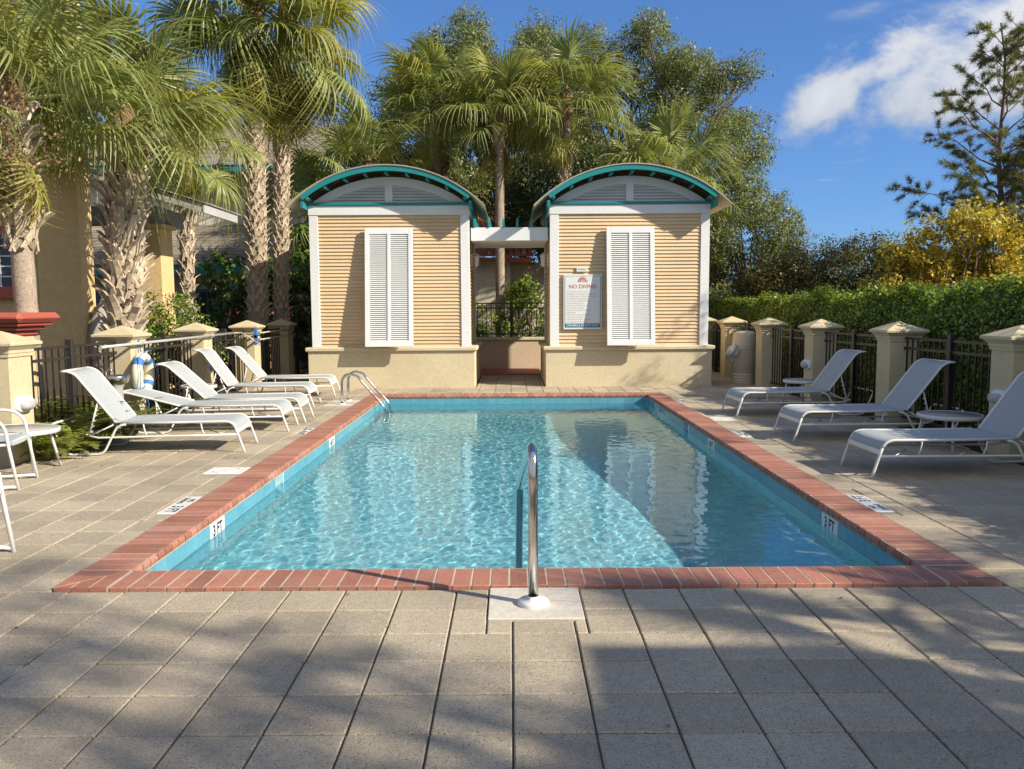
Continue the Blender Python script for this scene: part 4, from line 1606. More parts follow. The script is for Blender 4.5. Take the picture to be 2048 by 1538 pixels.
for x in (-3.2, .0, 2.2):
    w = MB()
    w.box(x - .55, x - .47, -.05, .05, .9, 2.2)
    w.box(x + .47, x + .55, -.05, .05, .9, 2.2)
    w.box(x - .47, x + .47, -.05, .05, 2.12, 2.2)
    w.box(x - .47, x + .47, -.05, .05, .9, .98)
    w.box(x - .02, x + .02, -.04, .04, .98, 2.12)
    wo = w.build('window', 'teal', ch)
    MB().box(x - .47, x + .47, -.02, .03, .98, 2.12).build('pane', 'glass_dark', wo)

# small house with a red barrel-tile roof seen through the passage
rh = thing('red_tile_house', 'cream house with a red barrel-tile roof seen through the passage', 'house', (-2.2, 24.35, 0))
MB().box(-3.4, 2.2, 0, 4, -.1, 2.95).box(2.2, 5.2, 1.6, 4, -.1, 3.0).build('wall', 'cream_wall', rh)
MB().box(-3.7, 2.85, -.55, 4.4, 2.95, 3.03).build('soffit', 'red_cap', rh)
tl = MB()
for k in range(36):
    x = -3.7 + k * .185
    for q in range(7):
        y0_, z0_ = -.62 + q * .42, 3.06 + q * .20
        y1_, z1_ = y0_ + .48, z0_ + .215
        if x > 2.0 and q > (2.9 - x) / .22:
            continue
        vs, fs = [], []
        for (yy_, zz_, r_) in ((y0_, z0_, .095), (y1_, z1_, .082)):
            for c in range(6):
                a = PI * c / 5
                vs.append((x + r_ * math.cos(a), yy_, zz_ + r_ * math.sin(a) * .8))
        fs = [(c, c + 1, 6 + c + 1, 6 + c) for c in range(5)] + [(0, 1, 2, 3, 4, 5)]
        tl.add(vs, fs)
tag(tl.build('roof_tiles', 'tile_red', rh), kind='stuff')

rc = thing('red_coped_wall', 'low shaded garden wall with red coping beyond the brush poles', 'wall', (-6.4, 22.2, 0))
MB().box(-1.3, 1.4, 0, .3, -.05, 1.32).build('wall', 'ochre', rc)
MB().prism([(-.10, 1.322), (-.10, 1.36), (.15, 1.50), (.40, 1.36), (.40, 1.322)], 'x', -1.4, 1.5).build('coping', 'red_cap', rc)

# unseen pavilion added at the right, roof shaped to cast square shade on near paving
pv = thing('shade_pavilion', 'unseen pavilion added right of the pool deck to shade the near paving', 'pavilion', (8.36, -.62, 0))
MB().box(-.95, .2, -.65, .75, 4.55, 4.85, .01).build('roof', 'grey_wood', pv)
for sx_ in (-.75, .05):
    for sy_ in (-.5, .6):
        MB().box(sx_ - .1, sx_ + .1, sy_ - .1, sy_ + .1, -.05, 4.548, .01).build('post', 'ochre', pv)

# ================================================================== PALMS
def frond_mesh(kind, seed, R_=.85, pet=1.0, span=150, droop=.45, nseg=34, fold=.35, costa=.4, limp=1.0):
    """fan leaf growing along +x from its base: stalk, then segments that split and droop"""
    rr = random.Random(seed)
    mb = MB()
    # stalk: slight downward arc
    sp = []
    for k in range(6):
        t = k / 5
        sp.append(Vector((pet * t, 0, -.10 * pet * t * t)))
    mb.tube(sp, [.022 - .012 * k / 5 for k in range(6)], 5)
    hub = sp[-1]
    for k in range(nseg):
        f = (k + .5) / nseg * 2 - 1
        a = R(span) * f
        L = R_ * (1 - .28 * abs(f) ** 1.5) * rr.uniform(.88, 1.08)
        # origin shifted along the costa for the middle segments
        o = hub + Vector((costa * R_ * (1 - abs(f)) * .45, 0, -.06 * (1 - abs(f))))
        d = Vector((math.cos(a), math.sin(a), fold * abs(math.sin(a))))
        d.normalize()
        sd = Vector((-math.sin(a), math.cos(a), 0))
        up = Vector((0, 0, 1))
        dr = droop * rr.uniform(.55, 1.5) * limp
        tw = rr.uniform(-.5, .5)
        a += R(rr.uniform(-3, 3))
        vs, fs = [], []
        n = 7
        wmax = .5 * 2 * R(span) / nseg * L * .40 * 1.15
        for i in range(n + 1):
            t = i / n
            p = o + d * (L * t) + Vector((0, 0, -dr * L * t ** 2.4)) - d * (dr * .35 * L * t ** 4)
            w = wmax * (t / .38 if t < .38 else max(0.03, 1 - ((t - .38) / .62) ** .9)) + .002
            c = sd * w + up * (w * tw)
            vs += [p - c - up * (w * .0), p + up * (w * .35), p + c]
        for i in range(n):
            b = i * 3
            fs += [(b, b + 1, b + 4, b + 3), (b + 1, b + 2, b + 5, b + 4)]
        mb.add(vs, fs, False)
    me = bpy.data.meshes.new('frond')
    me.from_pydata(mb.v, [], mb.f)
    me.polygons.foreach_set('use_smooth', mb.s)
    me.materials.append(M[kind])
    me.update()
    return me


FR_GREEN = [frond_mesh('frond', s, 1.0, 1.0, 150, .48 + .14 * (s % 3), 54) for s in range(5)]
FR_YEL = [frond_mesh('frond_yel', 20 + s, .98, .95, 145, .75, 50) for s in range(3)]
FR_LIMP = [frond_mesh('frond', 30 + s, 1.02, .9, 150, 1.0, 50) for s in range(2)]
FR_DEAD = [frond_mesh('frond_dead', 40 + s, .80, .8, 100, 1.3, 26, .1) for s in range(2)]


def boot_mesh(seed, L=.19, w=.036):
    """old leaf base: a stub that flares up and out, standing on two straps that wrap down round the trunk"""
    rr = random.Random(seed)
    mb = MB()

    def strap(pts, ws, th):
        vs, fs = [], []
        for p, ww in zip(pts, ws):
            vs += [p + Vector((-th, -ww, 0)), p + Vector((th, -ww * .75, 0)), p + Vector((th, ww * .75, 0)), p + Vector((-th, ww, 0))]
        for i in range(len(pts) - 1):
            for k in range(4):
                k2 = (k + 1) % 4
                fs.append((i * 4 + k, i * 4 + k2, i * 4 + 4 + k2, i * 4 + 4 + k))
        m = (len(pts) - 1) * 4
        fs.append((m, m + 1, m + 2, m + 3))
        mb.add(vs, fs)
    out = rr.uniform(.05, .12)
    sk = rr.uniform(-.03, .03)
    strap([Vector((.018, 0, -.03)), Vector((.026, sk * .4, L * .35)), Vector((.030 + out * .4, sk * .7, L * .7)), Vector((.034 + out, sk, L))],
          [w * 1.25, w * 1.1, w * .95, w * .85], .013)
    for sd in (-1, 1):
        e = rr.uniform(.9, 1.15)
        strap([Vector((.024, sd * .012, .02)), Vector((.014, sd * .055, -.065)), Vector((-.006, sd * .095 * e, -.15 * e))], [w * .85, w * .72, w * .55], .011)
    return mb.mesh('leaf_base', 'boot')


BOOTS = [boot_mesh(s, .15 + .03 * (s % 4), .032 + .004 * (s % 3)) for s in range(8)]


def palm(name, label, x, y, h, r, crown=26, scale=1.0, lean=(0, 0), boots=None, boot_r=1.0, yel=.15, dead=6, seed=1, elev=(-45, 80), skirt=0,
         trunk='bark_palm', aim=None):
    rr = random.Random(seed)
    t = thing(name, label, 'palm tree', (x, y, 0), 0, 'palm trees round the pool')
    top = Vector((lean[0], lean[1], h))
    mb = MB()
    n = 26
    pts, rs = [], []
    for i in range(n + 1):
        f = i / n
        pts.append((top.x * f ** 1.4, top.y * f ** 1.4, h * f - .05))
        rs.append(r * (1.18 - .18 * min(1, f * 4)) * (1 + .025 * math.sin(i * 2.1)))
    mb.tube(pts, rs, 14)
    mb.build('trunk', trunk, t)
    def axis(z):
        f = max(0, min(1, z / h))
        return Vector((top.x * f ** 1.4, top.y * f ** 1.4, z))
    # fibrous heart below the crown
    hb = MB()
    for k in range(5):
        pass
    c = axis(h)
    hb.lathe([(r * 1.05, -.45 * scale), (r * 1.5, -.15 * scale), (r * 1.45, .1 * scale), (r * .9, .4 * scale), (.02, .6 * scale)], 14, (c.x, c.y, c.z))
    hb.build('crown_heart', 'fibre', t)
    # old leaf bases in crossing spirals
    if boots:
        z0, z1, cnt, solo_ = boots
        joined = MB()
        per = 7 if r > .13 else 6
        for k in range(cnt):
            row, col_ = divmod(k, per)
            z = z0 + (z1 - z0) * row / (cnt / per) + rr.uniform(-.015, .015)
            a = 2 * PI * (col_ + .5 * (row % 2)) / per + rr.uniform(-.10, .10)
            c = axis(z)
            s = rr.uniform(.85, 1.2) * boot_r
            tilt = rr.uniform(-.03, .10)
            side = rr.gauss(0, .16)
            m = (Matrix.Translation(c + Vector((math.cos(a) * r * .97, math.sin(a) * r * .97, 0))) @ Matrix.Rotation(a, 4, 'Z')
                 @ Matrix.Rotation(side, 4, 'X') @ Matrix.Rotation(tilt, 4, 'Y') @ Matrix.Scale(s, 4))
            me = BOOTS[rr.randrange(8)]
            if solo_:
                o = link('leaf_base', me, t)
                o.matrix_local = m
            else:
                vs = [v_.co.copy() for v_ in me.vertices]
                joined.add(vs, [tuple(p_.vertices) for p_ in me.polygons], False, m)
        if not solo_:
            o = joined.mesh('leaf_bases', 'boot')
            tag(link('leaf_bases', o, t), kind='stuff')
    c = axis(h + .05 * scale)
    total = crown + dead + skirt
    for k in range(total):
        f = (k + .5) / crown
        a = k * 2.39996 + rr.uniform(-.25, .25)
        if k < crown:
            e = elev[1] + (elev[0] - elev[1]) * f ** .8 + rr.uniform(-8, 8)
            q = rr.random()
            if e < -20 and q < .5:
                me = rr.choice(FR_LIMP)
            elif q < yel:
                me = rr.choice(FR_YEL)
            else:
                me = rr.choice(FR_GREEN)
            s = scale * rr.uniform(.85, 1.12)
        elif k < crown + dead:
            e = rr.uniform(-75, -50)
            me = rr.choice(FR_DEAD + FR_YEL[:1])
            s = scale * rr.uniform(.6, .85)
        else:
            e = rr.uniform(-86, -66)
            me = rr.choice(FR_DEAD + FR_DEAD + FR_YEL)
            s = scale * rr.uniform(.75, 1.0)
        m = (Matrix.Translation(c + Vector((0, 0, rr.uniform(-.25, .1) * scale - (.35 * scale if k >= crown else 0)))) @ Matrix.Rotation(a, 4, 'Z') @ Matrix.Rotation(R(-e), 4, 'Y')
             @ Matrix.Rotation(rr.uniform(-.5, .5), 4, 'X') @ Matrix.Scale(s, 4))
        o = link('frond', me, t)
        o.matrix_local = m
    return t


palm('cabbage_palm', 'near left palm with grey trunk, broken leaf bases and trailing dry vine', -5.78, 9.75, 4.05, .125, crown=26, scale=.90, lean=(-.12, .1), elev=(-12, 82), yel=.2,
     boots=(2.45, 4.1, 72, True), boot_r=1.2, dead=5, seed=11)
palm('cabbage_palm', 'stout near palm clad in criss-cross leaf bases behind the life ring pillar', -5.70, 11.9, 4.05, .20, crown=28, scale=1.02, lean=(.22, 0), yel=.25,
     boots=(.30, 4.05, 210, True), boot_r=1.25, dead=0, seed=12, elev=(-14, 80))
palm('cabbage_palm', 'thin palm trunk standing between the porch column and the twin trunks', -6.75, 17.0, 5.0, .12, crown=16, scale=.85, lean=(.1, 0),
     boots=(.5, 4.9, 110, False), boot_r=.8, dead=4, seed=13)
palm('fan_palm', 'tall left-hand trunk of the twin fan palms with a shaggy drooping skirt', -5.78, 18.6, 8.5, .20, crown=24, scale=1.30, lean=(.12, 0),
     boots=(.3, 6.9, 330, False), boot_r=.85, yel=.6, dead=8, seed=14, skirt=24, elev=(-30, 75))
palm('fan_palm', 'slimmer right-hand trunk of the twin fan palms, leafy head against the sky', -5.42, 19.1, 7.9, .15, crown=28, scale=1.30, lean=(.30, .1),
     boots=(.3, 6.6, 300, False), boot_r=.78, yel=.6, dead=8, seed=15, skirt=10, elev=(-50, 75))
palm('cabbage_palm', 'palm with smooth brown trunk rising behind the ladder side house roof', -2.05, 23.3, 7.0, .12, crown=28, scale=1.14, dead=3, seed=16, elev=(-18, 80), boots=(6.5, 7.05, 22, False))
palm('cabbage_palm', 'palm whose smooth trunk stands in the gap between the two houses', -.28, 22.2, 6.65, .125, crown=30, scale=1.14, dead=3, seed=17, elev=(-18, 80), boots=(6.0, 6.7, 26, False))
palm('cabbage_palm', 'palm with rough booted trunk behind the left edge of the sign-bearing house', 1.52, 22.6, 7.0, .14, crown=28, scale=1.14, dead=2, seed=18, elev=(-18, 80), boots=(3.0, 6.4, 110, False), boot_r=.9)
palm('cabbage_palm', 'low palm with upright fans just behind the ladder side house roof', -3.75, 21.8, 5.0, .14, crown=22, scale=1.05, dead=2, seed=19, elev=(-25, 85))
palm('cabbage_palm', 'darker low palm between the twin trunks and the ladder side house', -5.25, 22.0, 4.2, .14, crown=20, scale=1.05, dead=3, seed=20)
palm('cabbage_palm', 'palm showing green fans above the right end of the sign-bearing house', 4.25, 22.4, 4.85, .14, crown=26, scale=1.15, dead=2, seed=21, elev=(-25, 82))
palm('cabbage_palm', 'palm right of the camera whose fronds stripe the near paving with shade', 7.15, .95, 3.1, .13, crown=10, scale=.85, dead=0, seed=22, elev=(-5, 70))

# ================================================================== TREES AND BUSHES
def limb_tree(name, label, cat, x, y, trunk_h, trunk_r, clumps, leaf, mat, per, size, aspect, seed, bark='bark', group=None, spread=.55, trunks=1, flat=.75,
              leaf_name='crown', stuff=True, thin=0.0):
    """trunk + limbs reaching every leaf clump; clumps: list of (x, y, z, r) relative to the tree"""
    rr = random.Random(seed)
    g_ = np.random.default_rng(seed)
    t = thing(name, label, cat, (x, y, 0), 0, group)
    tr = MB()
    forks = []
    for k in range(trunks):
        dx, dy = rr.uniform(-.4, .4) * (trunks > 1), rr.uniform(-.3, .3) * (trunks > 1)
        pts = [(dx * .4, dy * .4, -.1)]
        for q in range(1, 5):
            f = q / 4
            pts.append((dx * (1 + f * 2.2) + rr.uniform(-.12, .12), dy * (1 + f), trunk_h * f))
        tr.tube(pts, [trunk_r * (1.15 - .45 * q / 4) for q in range(5)], 9)
        forks.append(Vector(pts[-1]))
        forks.append(Vector(pts[-2]))
    for (cx, cy, cz, cr) in clumps:
        c = Vector((cx, cy, cz))
        fk = min(forks, key=lambda q: (q - c).length + rr.uniform(0, .8))
        L = (c - fk).length
        mid = fk.lerp(c, .55) + Vector((rr.uniform(-.25, .25), rr.uniform(-.25, .25), rr.uniform(0, .35))) * L * .5
        r0 = max(.010, min(trunk_r * .45, .011 * L + .008))
        tr.tube([fk, fk.lerp(mid, .5) + Vector((0, 0, -.03 * L)), mid, mid.lerp(c, .6), c], [r0, r0 * .8, r0 * .55, r0 * .35, .006], 5)
        for _ in range(3):
            e = c + Vector((rr.gauss(0, 1), rr.gauss(0, 1), rr.gauss(.2, .8))).normalized() * cr * rr.uniform(.6, 1.1)
            tr.tube([mid.lerp(c, rr.uniform(.3, 1)), e], [r0 * .3, .003], 4, cap=False)
    tr.build('trunk', bark, t)
    P_, N_ = [], []
    for (cx, cy, cz, cr) in clumps:
        n = int(per * cr * cr * rr.uniform(.7, 1.2))
        d = g_.normal(size=(n, 3))
        d /= np.linalg.norm(d, axis=1)[:, None]
        # sub-clusters inside the clump so that the outline is ragged
        ns = max(6, n // 26)
        sc = g_.normal(size=(ns, 3))
        sc /= np.linalg.norm(sc, axis=1)[:, None]
        sc *= (g_.uniform(.15, 1.0, ns) ** .5)[:, None] * cr
        sc[:, 2] *= flat
        idx = g_.integers(0, ns, n)
        p = sc[idx] + g_.normal(size=(n, 3)) * (.12 * cr + .04) * np.array([1, 1, .8])
        P_.append(p + np.array([cx, cy, cz]))
        N_.append(p / (cr + .01) + np.array([0, 0, .5]))
    P_, N_ = np.concatenate(P_), np.concatenate(N_)
    v, f = leaf_cloud(P_, size, aspect, seed + 5, N_, .8)
    me = np_mesh(leaf_name, v, f, mat)
    link(leaf_name, me, t)
    return t


def clump_cloud(n, cx, cy, cz, rx, ry, rz, r0, r1, seed, top=None, lo=None):
    rr = random.Random(seed)
    out = []
    while len(out) < n:
        d = Vector((rr.gauss(0, 1), rr.gauss(0, 1), rr.gauss(0, 1))).normalized() * (rr.uniform(.2, 1) ** .45)
        p = (cx + d.x * rx, cy + d.y * ry, cz + d.z * rz)
        if lo is not None and p[2] < lo:
            continue
        out.append((p[0], p[1], p[2], rr.uniform(r0, r1)))
    return out


# live oaks and other big trees behind the houses
limb_tree('oak_tree', 'big airy oak behind the palm in the gap between the houses', 'tree', 1.2, 29.2, 3.4, .26,
          clump_cloud(130, -1.7, .3, 7.6, 4.2, 2.4, 4.5, .5, .95, 31, lo=3.4), None, 'oak', 1900, .105, .45, 31, group='trees behind the pool houses', trunks=3)
limb_tree('oak_tree', 'tall oak to the right, crown sloping down behind the sign-bearing house', 'tree', 5.2, 28.4, 3.0, .24,
          clump_cloud(130, -.4, .3, 6.7, 4.0, 2.6, 5.0, .5, .95, 32, lo=1.8), None, 'oak', 1900, .105, .45, 32, group='trees behind the pool houses', trunks=2)
limb_tree('oak_tree', 'smaller leafy oak beyond the right end of the sign-bearing house', 'tree', 7.4, 26.0, 1.8, .14,
          clump_cloud(52, 0, 0, 3.2, 1.7, 1.6, 2.9, .45, .8, 33, lo=.5), None, 'oak', 1700, .10, .45, 33, group='trees behind the pool houses', trunks=2)
limb_tree('oak_tree', 'dark leafy tree behind the ladder side house and its low palms', 'tree', -4.4, 29.5, 2.0, .2,
          clump_cloud(70, 0, 0, 5.0, 2.9, 1.6, 3.6, .5, .9, 34, lo=.8), None, 'oak_dark', 1300, .11, .5, 34, group='trees behind the pool houses', trunks=2)
limb_tree('oak_tree', 'dark understorey tree with crooked limbs seen through the passage gap', 'tree', 1.75, 24.6, 2.2, .17,
          clump_cloud(46, .1, 0.4, 4.5, 2.4, 1.0, 1.7, .45, .75, 35, lo=2.9), None, 'oak_dark', 1200, .10, .5, 35, group='trees behind the pool houses', trunks=3)
limb_tree('oak_tree', 'dark evergreen filling the gap behind the palms over the ladder side house', 'tree', -2.6, 29.0, 2.4, .15,
          clump_cloud(40, .2, 0.2, 5.3, 2.0, .8, 1.6, .45, .7, 38, lo=3.6), None, 'oak_dark', 1200, .10, .5, 38, group='trees behind the pool houses', trunks=2)
# bushes in the passage gap
limb_tree('bush', 'glossy green bush behind the railing in the passage', 'bush', .45, 21.9, .5, .04,
          clump_cloud(34, .15, .1, 1.35, .95, .55, 1.15, .26, .42, 36), None, 'hedge', 2100, .085, .45, 36, trunks=3, group='bushes')
limb_tree('bush', 'small sparse bush behind the left end of the passage railing', 'bush', -.85, 21.7, .5, .03,
          clump_cloud(10, 0, .1, 1.05, .45, .4, .6, .22, .34, 37), None, 'hedge', 1900, .085, .45, 37, trunks=2, group='bushes')
# broad-leaved shrubs by the twin trunks
limb_tree('magnolia_shrub', 'broad-leaved dark shrub filling the space left of the twin trunks', 'shrub', -6.3, 19.8, 1.0, .06,
          clump_cloud(20, -.2, 0, 1.9, .85, .6, 1.5, .3, .5, 39), None, 'magnolia', 560, .19, .48, 39, trunks=3, group='bushes')
limb_tree('magnolia_shrub', 'broad-leaved shrub with bright tips right of the twin trunks', 'shrub', -4.75, 20.3, 1.0, .06,
          clump_cloud(32, .05, .2, 2.2, .75, .6, 1.8, .3, .48, 40), None, 'magnolia', 640, .19, .48, 40, trunks=3, group='bushes')
limb_tree('bush', 'rounded clipped bush below the ochre porch column', 'bush', -6.15, 14.0, .4, .05,
          clump_cloud(60, -.1, 0, .90, 1.1, .6, .85, .22, .32, 41), None, 'hedge', 3000, .065, .5, 41, trunks=4, group='bushes')
limb_tree('bush', 'loose green bush between the ochre house corner and stout palm', 'bush', -6.9, 15.4, .4, .04,
          clump_cloud(18, 0, 0, 1.1, .5, .5, .8, .24, .4, 42), None, 'hedge', 1700, .08, .5, 42, trunks=3, group='bushes')
# far right mass of shrubs
limb_tree('shrub', 'brownish green shrub beyond the hedge, nearest the sign-bearing house', 'shrub', 7.9, 23.2, 1.0, .08,
          clump_cloud(40, 0, 0, 1.9, 1.4, 1.2, 1.35, .4, .7, 43), None, 'shrub', 2000, .08, .5, 43, trunks=3, group='shrubs beyond the hedge')
limb_tree('shrub', 'widest dark shrub with reddish leaves in the middle beyond the hedge', 'shrub', 10.0, 23.6, 1.0, .08,
          clump_cloud(52, 0, 0, 1.95, 1.7, 1.2, 1.55, .4, .7, 44), None, 'shrub', 2000, .08, .5, 44, trunks=3, group='shrubs beyond the hedge')
limb_tree('shrub', 'taller feathery green shrub peeping over the brownish shrubs', 'shrub', 8.3, 25.8, 1.4, .08,
          clump_cloud(30, 0, 0, 2.9, 1.3, .8, 1.25, .35, .6, 45), None, 'oak', 900, .09, .35, 45, trunks=2, group='shrubs beyond the hedge')
limb_tree('shrub', 'dark shrub with red autumn leaves touching the yellow bush', 'shrub', 11.3, 22.3, 1.0, .07,
          clump_cloud(36, 0, 0, 1.8, 1.0, 1.0, 1.4, .35, .6, 46), None, 'shrub', 2000, .08, .5, 46, trunks=3, group='shrubs beyond the hedge')
limb_tree('yellow_bush', 'large bush in yellow autumn leaf above the hedge at right', 'bush', 10.2, 18.6, 1.0, .07,
          clump_cloud(95, .3, 0, 2.05, 2.2, 1.3, 1.75, .35, .6, 47), None, 'yellow', 2300, .095, .6, 47, trunks=5, bark='pine_bark')
# row of sparse shrubs beyond the hedge, right of the photo: they break up the sun on the deck
for k, (x, y, s) in enumerate(((9.9, 13.2, 51), (10.5, 9.4, 52), (10.3, 6.0, 53), (10.6, 2.6, 54))):
    limb_tree('slim_tree', ('slim airy tree beyond the hedge outside the photo, farthest of its row', 'slim airy tree beyond the hedge outside the photo, second from the far end',
                            'slim airy tree beyond the hedge outside the photo, third from the far end', 'slim airy tree beyond the hedge outside the photo, nearest the camera')[k],
              'tree', x, y, 3.6, .06, clump_cloud(12, 0, 0, 5.0, .9, 1.6, .75, .2, .42, s), None, 'oak', 700, .09, .45, s, trunks=1, group='slim trees beyond the hedge')
limb_tree('oak_tree', 'tall oak standing behind the camera at the right', 'tree', 10.25, -2.45, 4.0, .28,
          clump_cloud(12, -.2, .1, 7.9, 1.1, .6, 2.3, .35, .6, 57), None, 'oak', 1000, .12, .5, 57, trunks=2, group='trees behind the pool houses')


# pine at the right edge
def pine(label, x, y, h, seed):
    rr = random.Random(seed)
    g_ = np.random.default_rng(seed)
    t = thing('pine_tree', label, 'pine tree', (x, y, 0))
    tr = MB()
    pts = [(.10 * math.sin(k * .9) - .085 * k, .1 * math.cos(k), h * k / 10) for k in range(11)]
    tr.tube(pts, [.10 * (1 - .9 * k / 10) + .008 for k in range(11)], 8)
    tips = []
    nb = 40
    for k in range(nb):
        f = .12 + .86 * k / nb
        z = h * f
        base = Vector(pts[min(10, int(f * 10))]).lerp(Vector(pts[min(10, int(f * 10) + 1)]), f * 10 % 1)
        L = (2.7 * (1 - f) ** .75 + .35) * rr.uniform(.7, 1.2)
        if .05 < f < .42:
            L *= 1.15
        a = k * 2.39996 + rr.uniform(-.4, .4)
        e = rr.uniform(.05, .45) + .5 * f
        d = Vector((math.cos(a) * math.cos(e), math.sin(a) * math.cos(e), math.sin(e)))
        p = [base]
        for q in range(1, 5):
            p.append(base + d * (L * q / 4) + Vector((rr.uniform(-.08, .08), rr.uniform(-.08, .08), rr.uniform(-.1, .06))) * L * .6)
        tr.tube(p, [.035 * (1 - f) + .012, .028 * (1 - f) + .010, .02 * (1 - f) + .008, .010, .005], 5)
        for q in range(int(6 + L * 5)):
            u_ = rr.uniform(.35, 1)
            i = min(3, int(u_ * 4))
            b = p[i].lerp(p[i + 1], u_ * 4 - i)
            e_ = b + Vector((d.x + rr.gauss(0, .7), d.y + rr.gauss(0, .7), .25 + rr.gauss(0, .5))).normalized() * rr.uniform(.2, .55)
            tr.tube([b, b.lerp(e_, .5) + Vector((0, 0, -.02)), e_], [.007, .006, .004], 4, cap=False)
            for w_ in range(3):
                tips.append((b.lerp(e_, (.6, .8, 1.0)[w_]), (e_ - b).normalized()))
    tr.build('trunk', 'pine_bark', t)
    nn = 38
    P_ = np.repeat(np.array([q[0] for q in tips]), nn, 0)
    D_ = np.repeat(np.array([q[1] for q in tips]), nn, 0)
    d = D_ * 0.75 + g_.normal(size=P_.shape) * .62
    d /= np.linalg.norm(d, axis=1)[:, None]
    s = np.cross(d, g_.normal(size=P_.shape))
    s /= np.linalg.norm(s, axis=1)[:, None]
    L = g_.uniform(.11, .21, len(P_))[:, None]
    o = P_ + g_.normal(size=P_.shape) * .02
    v = np.empty((len(P_), 3, 3))
    v[:, 0] = o - s * .0055
    v[:, 1] = o + s * .0055
    v[:, 2] = o + d * L
    me = np_mesh('crown', v.reshape(-1, 3), np.arange(len(P_) * 3).reshape(-1, 3), 'needle')
    link('crown', me, t)
    return t


pine('tall slim pine at the right edge rising above the yellow bush', 12.6, 20.2, 8.3, 61)
pine('lower dense pine cut by the right photo edge behind the yellow bush', 13.3, 19.4, 5.6, 62)


# clipped hedge beyond the right fence
def hedge(label, x0, x1, y0, y1, h0, h1, n, seed):
    g_ = np.random.default_rng(seed)
    t = thing('hedge', label, 'hedge', (x0, y0, 0))
    def top(y):
        f = (y - y0) / (y1 - y0)
        return h0 + (h1 - h0) * f + .06 * np.sin(y * 2.1) + .05 * np.sin(y * 5.3 + 1) + .03 * np.sin(y * 11.0)
    W = x1 - x0
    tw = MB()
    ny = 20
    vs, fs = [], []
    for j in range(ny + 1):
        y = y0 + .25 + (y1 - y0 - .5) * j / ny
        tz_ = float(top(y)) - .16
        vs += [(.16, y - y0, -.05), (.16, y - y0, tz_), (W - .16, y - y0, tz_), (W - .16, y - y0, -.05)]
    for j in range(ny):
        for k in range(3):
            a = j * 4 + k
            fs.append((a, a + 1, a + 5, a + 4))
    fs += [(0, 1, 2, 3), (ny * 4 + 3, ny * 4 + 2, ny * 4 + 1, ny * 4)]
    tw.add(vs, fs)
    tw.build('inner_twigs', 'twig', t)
    a_face, a_top = 1.7, W
    u_ = g_.uniform(0, 1, n)
    y = y0 + (y1 - y0) * g_.uniform(0, 1, n)
    # denser near the camera
    tz_ = top(y)
    P_ = np.empty((n, 3))
    N_ = np.zeros((n, 3))
    m1 = u_ < .48
    m2 = (u_ >= .48) & (u_ < .92)
    m3 = u_ >= .92
    bump = .05 * np.sin(y * 3.7 + 2.2 * g_.uniform(0, 1, n)) + g_.normal(0, .055, n)
    zz = tz_ * g_.uniform(0, 1, n)
    round_ = .25 * np.clip((zz / tz_ - .82) / .18, 0, 1) ** 2
    P_[:, 0] = np.where(m1, bump + round_, g_.uniform(.1, W - .1, n))
    P_[:, 1] = y - y0
    P_[:, 2] = np.where(m1, zz, tz_ + bump + .05 * np.sin(P_[:, 0] * 7))
    N_[m1] = (-1, 0, .3)
    N_[m2] = (-.1, 0, 1)
    P_[m3, 1] = np.where(g_.uniform(0, 1, m3.sum()) < .5, 0, y1 - y0) + g_.normal(0, .06, m3.sum())
    P_[m3, 2] = zz[m3]
    N_[m3] = (0, -1, .3)
    v, f = leaf_cloud(P_, .064, .48, seed, N_, .75)
    link('foliage', np_mesh('foliage', v, f, 'hedge'), t)
    return t


hedge('long clipped green hedge behind the fence on the right', 5.72, 7.1, 2.9, 24.0, 1.70, 1.58, 205000, 71)


# ferns inside the left fence
def fern(x, y, s, seed, label):
    rr = random.Random(seed)
    t = thing('fern', label, 'fern', (x, y, 0), rr.uniform(0, 6), 'ferns by the left fence')
    for k in range(22):
        a = k * 2.39996 + rr.uniform(-.3, .3)
        L = 1.25 * s * rr.uniform(.7, 1.1)
        e0 = R(rr.uniform(52, 88))
        mb = MB()
        p = Vector((0, 0, 0))
        n = 16
        path = []
        for i in range(n + 1):
            f = i / n
            e = e0 - f * R(95)
            path.append(p.copy())
            p = p + Vector((math.cos(e), 0, math.sin(e))) * (L / n)
        rot = Matrix.Rotation(a, 3, 'Z')
        for i in range(1, n):
            c = path[i]
            tdir = (path[i + 1] - path[i - 1]).normalized()
            ll = .20 * s * math.sin(PI * (i / n) ** .7) + .01
            for sd in (-1, 1):
                d = (Vector((0, sd, 0)) + tdir * .45 + Vector((0, 0, rr.uniform(-.35, .1)))).normalized()
                w_ = tdir * .016
                vs = [c - w_, c + w_, c + d * ll * .6 + w_ * .8, c + d * ll, c + d * ll * .6 - w_ * .8]
                mb.add([rot @ q for q in vs], [(0, 1, 2, 4), (4, 2, 3)])
        mb.tube([rot @ q for q in path[::4]], .003, 4, cap=False, smooth=False)
        me = bpy.data.meshes.new('frond')
        me.from_pydata(mb.v, [], mb.f)
        me.materials.append(M['fern'])
        me.update()
        link('frond', me, t)


for k, (x, y, s, l) in enumerate(((-4.72, 8.75, .62, 'bright fern just left of the nearest lounger back, by the yellow pillar'), (-4.85, 9.25, .70, 'tallest fern behind the nearest lounger back'),
                                  (-4.55, 9.55, .55, 'low fern under the nearest lounger, beside the fountain pedestal'), (-4.9, 9.95, .60, 'fern between the drinking fountain and life ring pillar'),
                                  (-5.5, 9.1, .75, 'fern rising behind the fence bars near the palm trunk'), (-5.5, 10.0, .70, 'fern behind the fence left of the life ring pillar'),
                                  (-4.80, 11.55, .5, 'small fern under the flat lounger beside the life ring pillar'), (-4.78, 8.3, .45, 'smallest fern at the foot of the wall light pillar'))):
    fern(x, y, s, 80 + k, l)

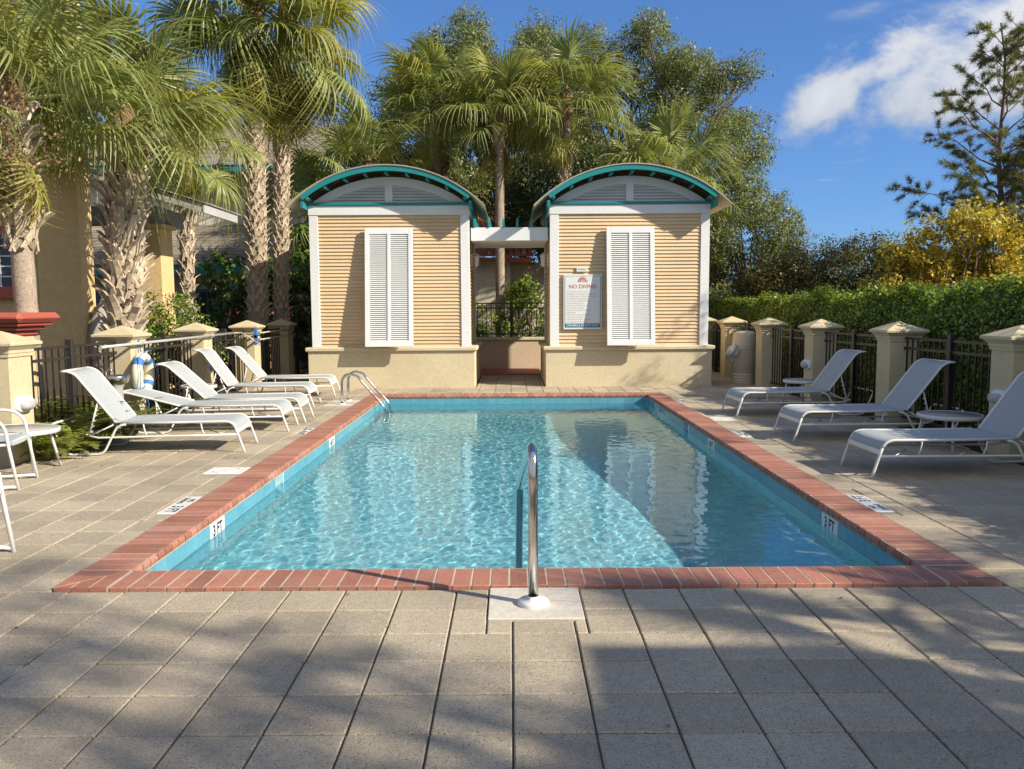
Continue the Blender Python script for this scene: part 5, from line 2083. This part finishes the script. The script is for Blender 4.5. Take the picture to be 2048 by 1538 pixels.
# dry vine hanging in the near palm
vt = thing('dry_vine', 'trailing vine with dry orange leaves hanging in the near left palm', 'vine', (-5.75, 9.5, 0))
g_ = np.random.default_rng(91)
P_ = []
sm = MB()
for k in range(26):
    b = np.array([g_.uniform(-.75, .55), g_.uniform(-.55, .1), g_.uniform(3.3, 4.4)])
    n = 9
    pts = [Vector(b)]
    for q in range(n):
        b = b + np.array([g_.normal(0, .07), g_.normal(0, .05), -g_.uniform(.0, .12)])
        pts.append(Vector(b))
        for w_ in range(9):
            P_.append(b + g_.normal(0, .06, 3))
    sm.tube(pts, .004, 4, cap=False)
sm.build('stem', 'fibre', vt)
v, f = leaf_cloud(np.array(P_), .042, .7, 92)
link('foliage', np_mesh('foliage', v, f, 'vine'), vt)

bo = thing('boulder', 'pale rounded boulder beside the stout palm trunk', 'boulder', (-6.35, 12.9, 0))
mb = MB()
vs, fs = [], []
for i in range(11):
    for k in range(18):
        a, b = PI * i / 10, 2 * PI * k / 18
        q = 1 + .06 * math.sin(3 * b + 2 * a) + .05 * math.sin(5 * a)
        vs.append((.42 * q * math.sin(a) * math.cos(b), .35 * q * math.sin(a) * math.sin(b), .95 + .75 * q * math.cos(a)))
for i in range(10):
    for k in range(18):
        k2 = (k + 1) % 18
        fs.append((i * 18 + k, i * 18 + k2, (i + 1) * 18 + k2, (i + 1) * 18 + k))
mb.add(vs, fs, True)
mb.build('stone', 'boulder', bo)

# a few fallen leaves on the paving
fl_ = []
g_ = np.random.default_rng(93)
n = 70
P_ = np.stack([g_.uniform(-4.6, 4.6, n), g_.uniform(2.8, 15, n), np.full(n, .006)], 1)
keep = ~((P_[:, 0] > PX0 - .05) & (P_[:, 0] < PX1 + .05) & (P_[:, 1] > PY0 - .05) & (P_[:, 1] < PY1 + .05))
v, f = leaf_cloud(P_[keep], .035, .5, 94, np.tile([0, 0, 1.0], (keep.sum(), 1)), .1)
tag(link('fallen_leaves', np_mesh('fallen_leaves', v, f, 'frond_dead')), 'tiny dry leaves scattered over the paving', None, kind='stuff')
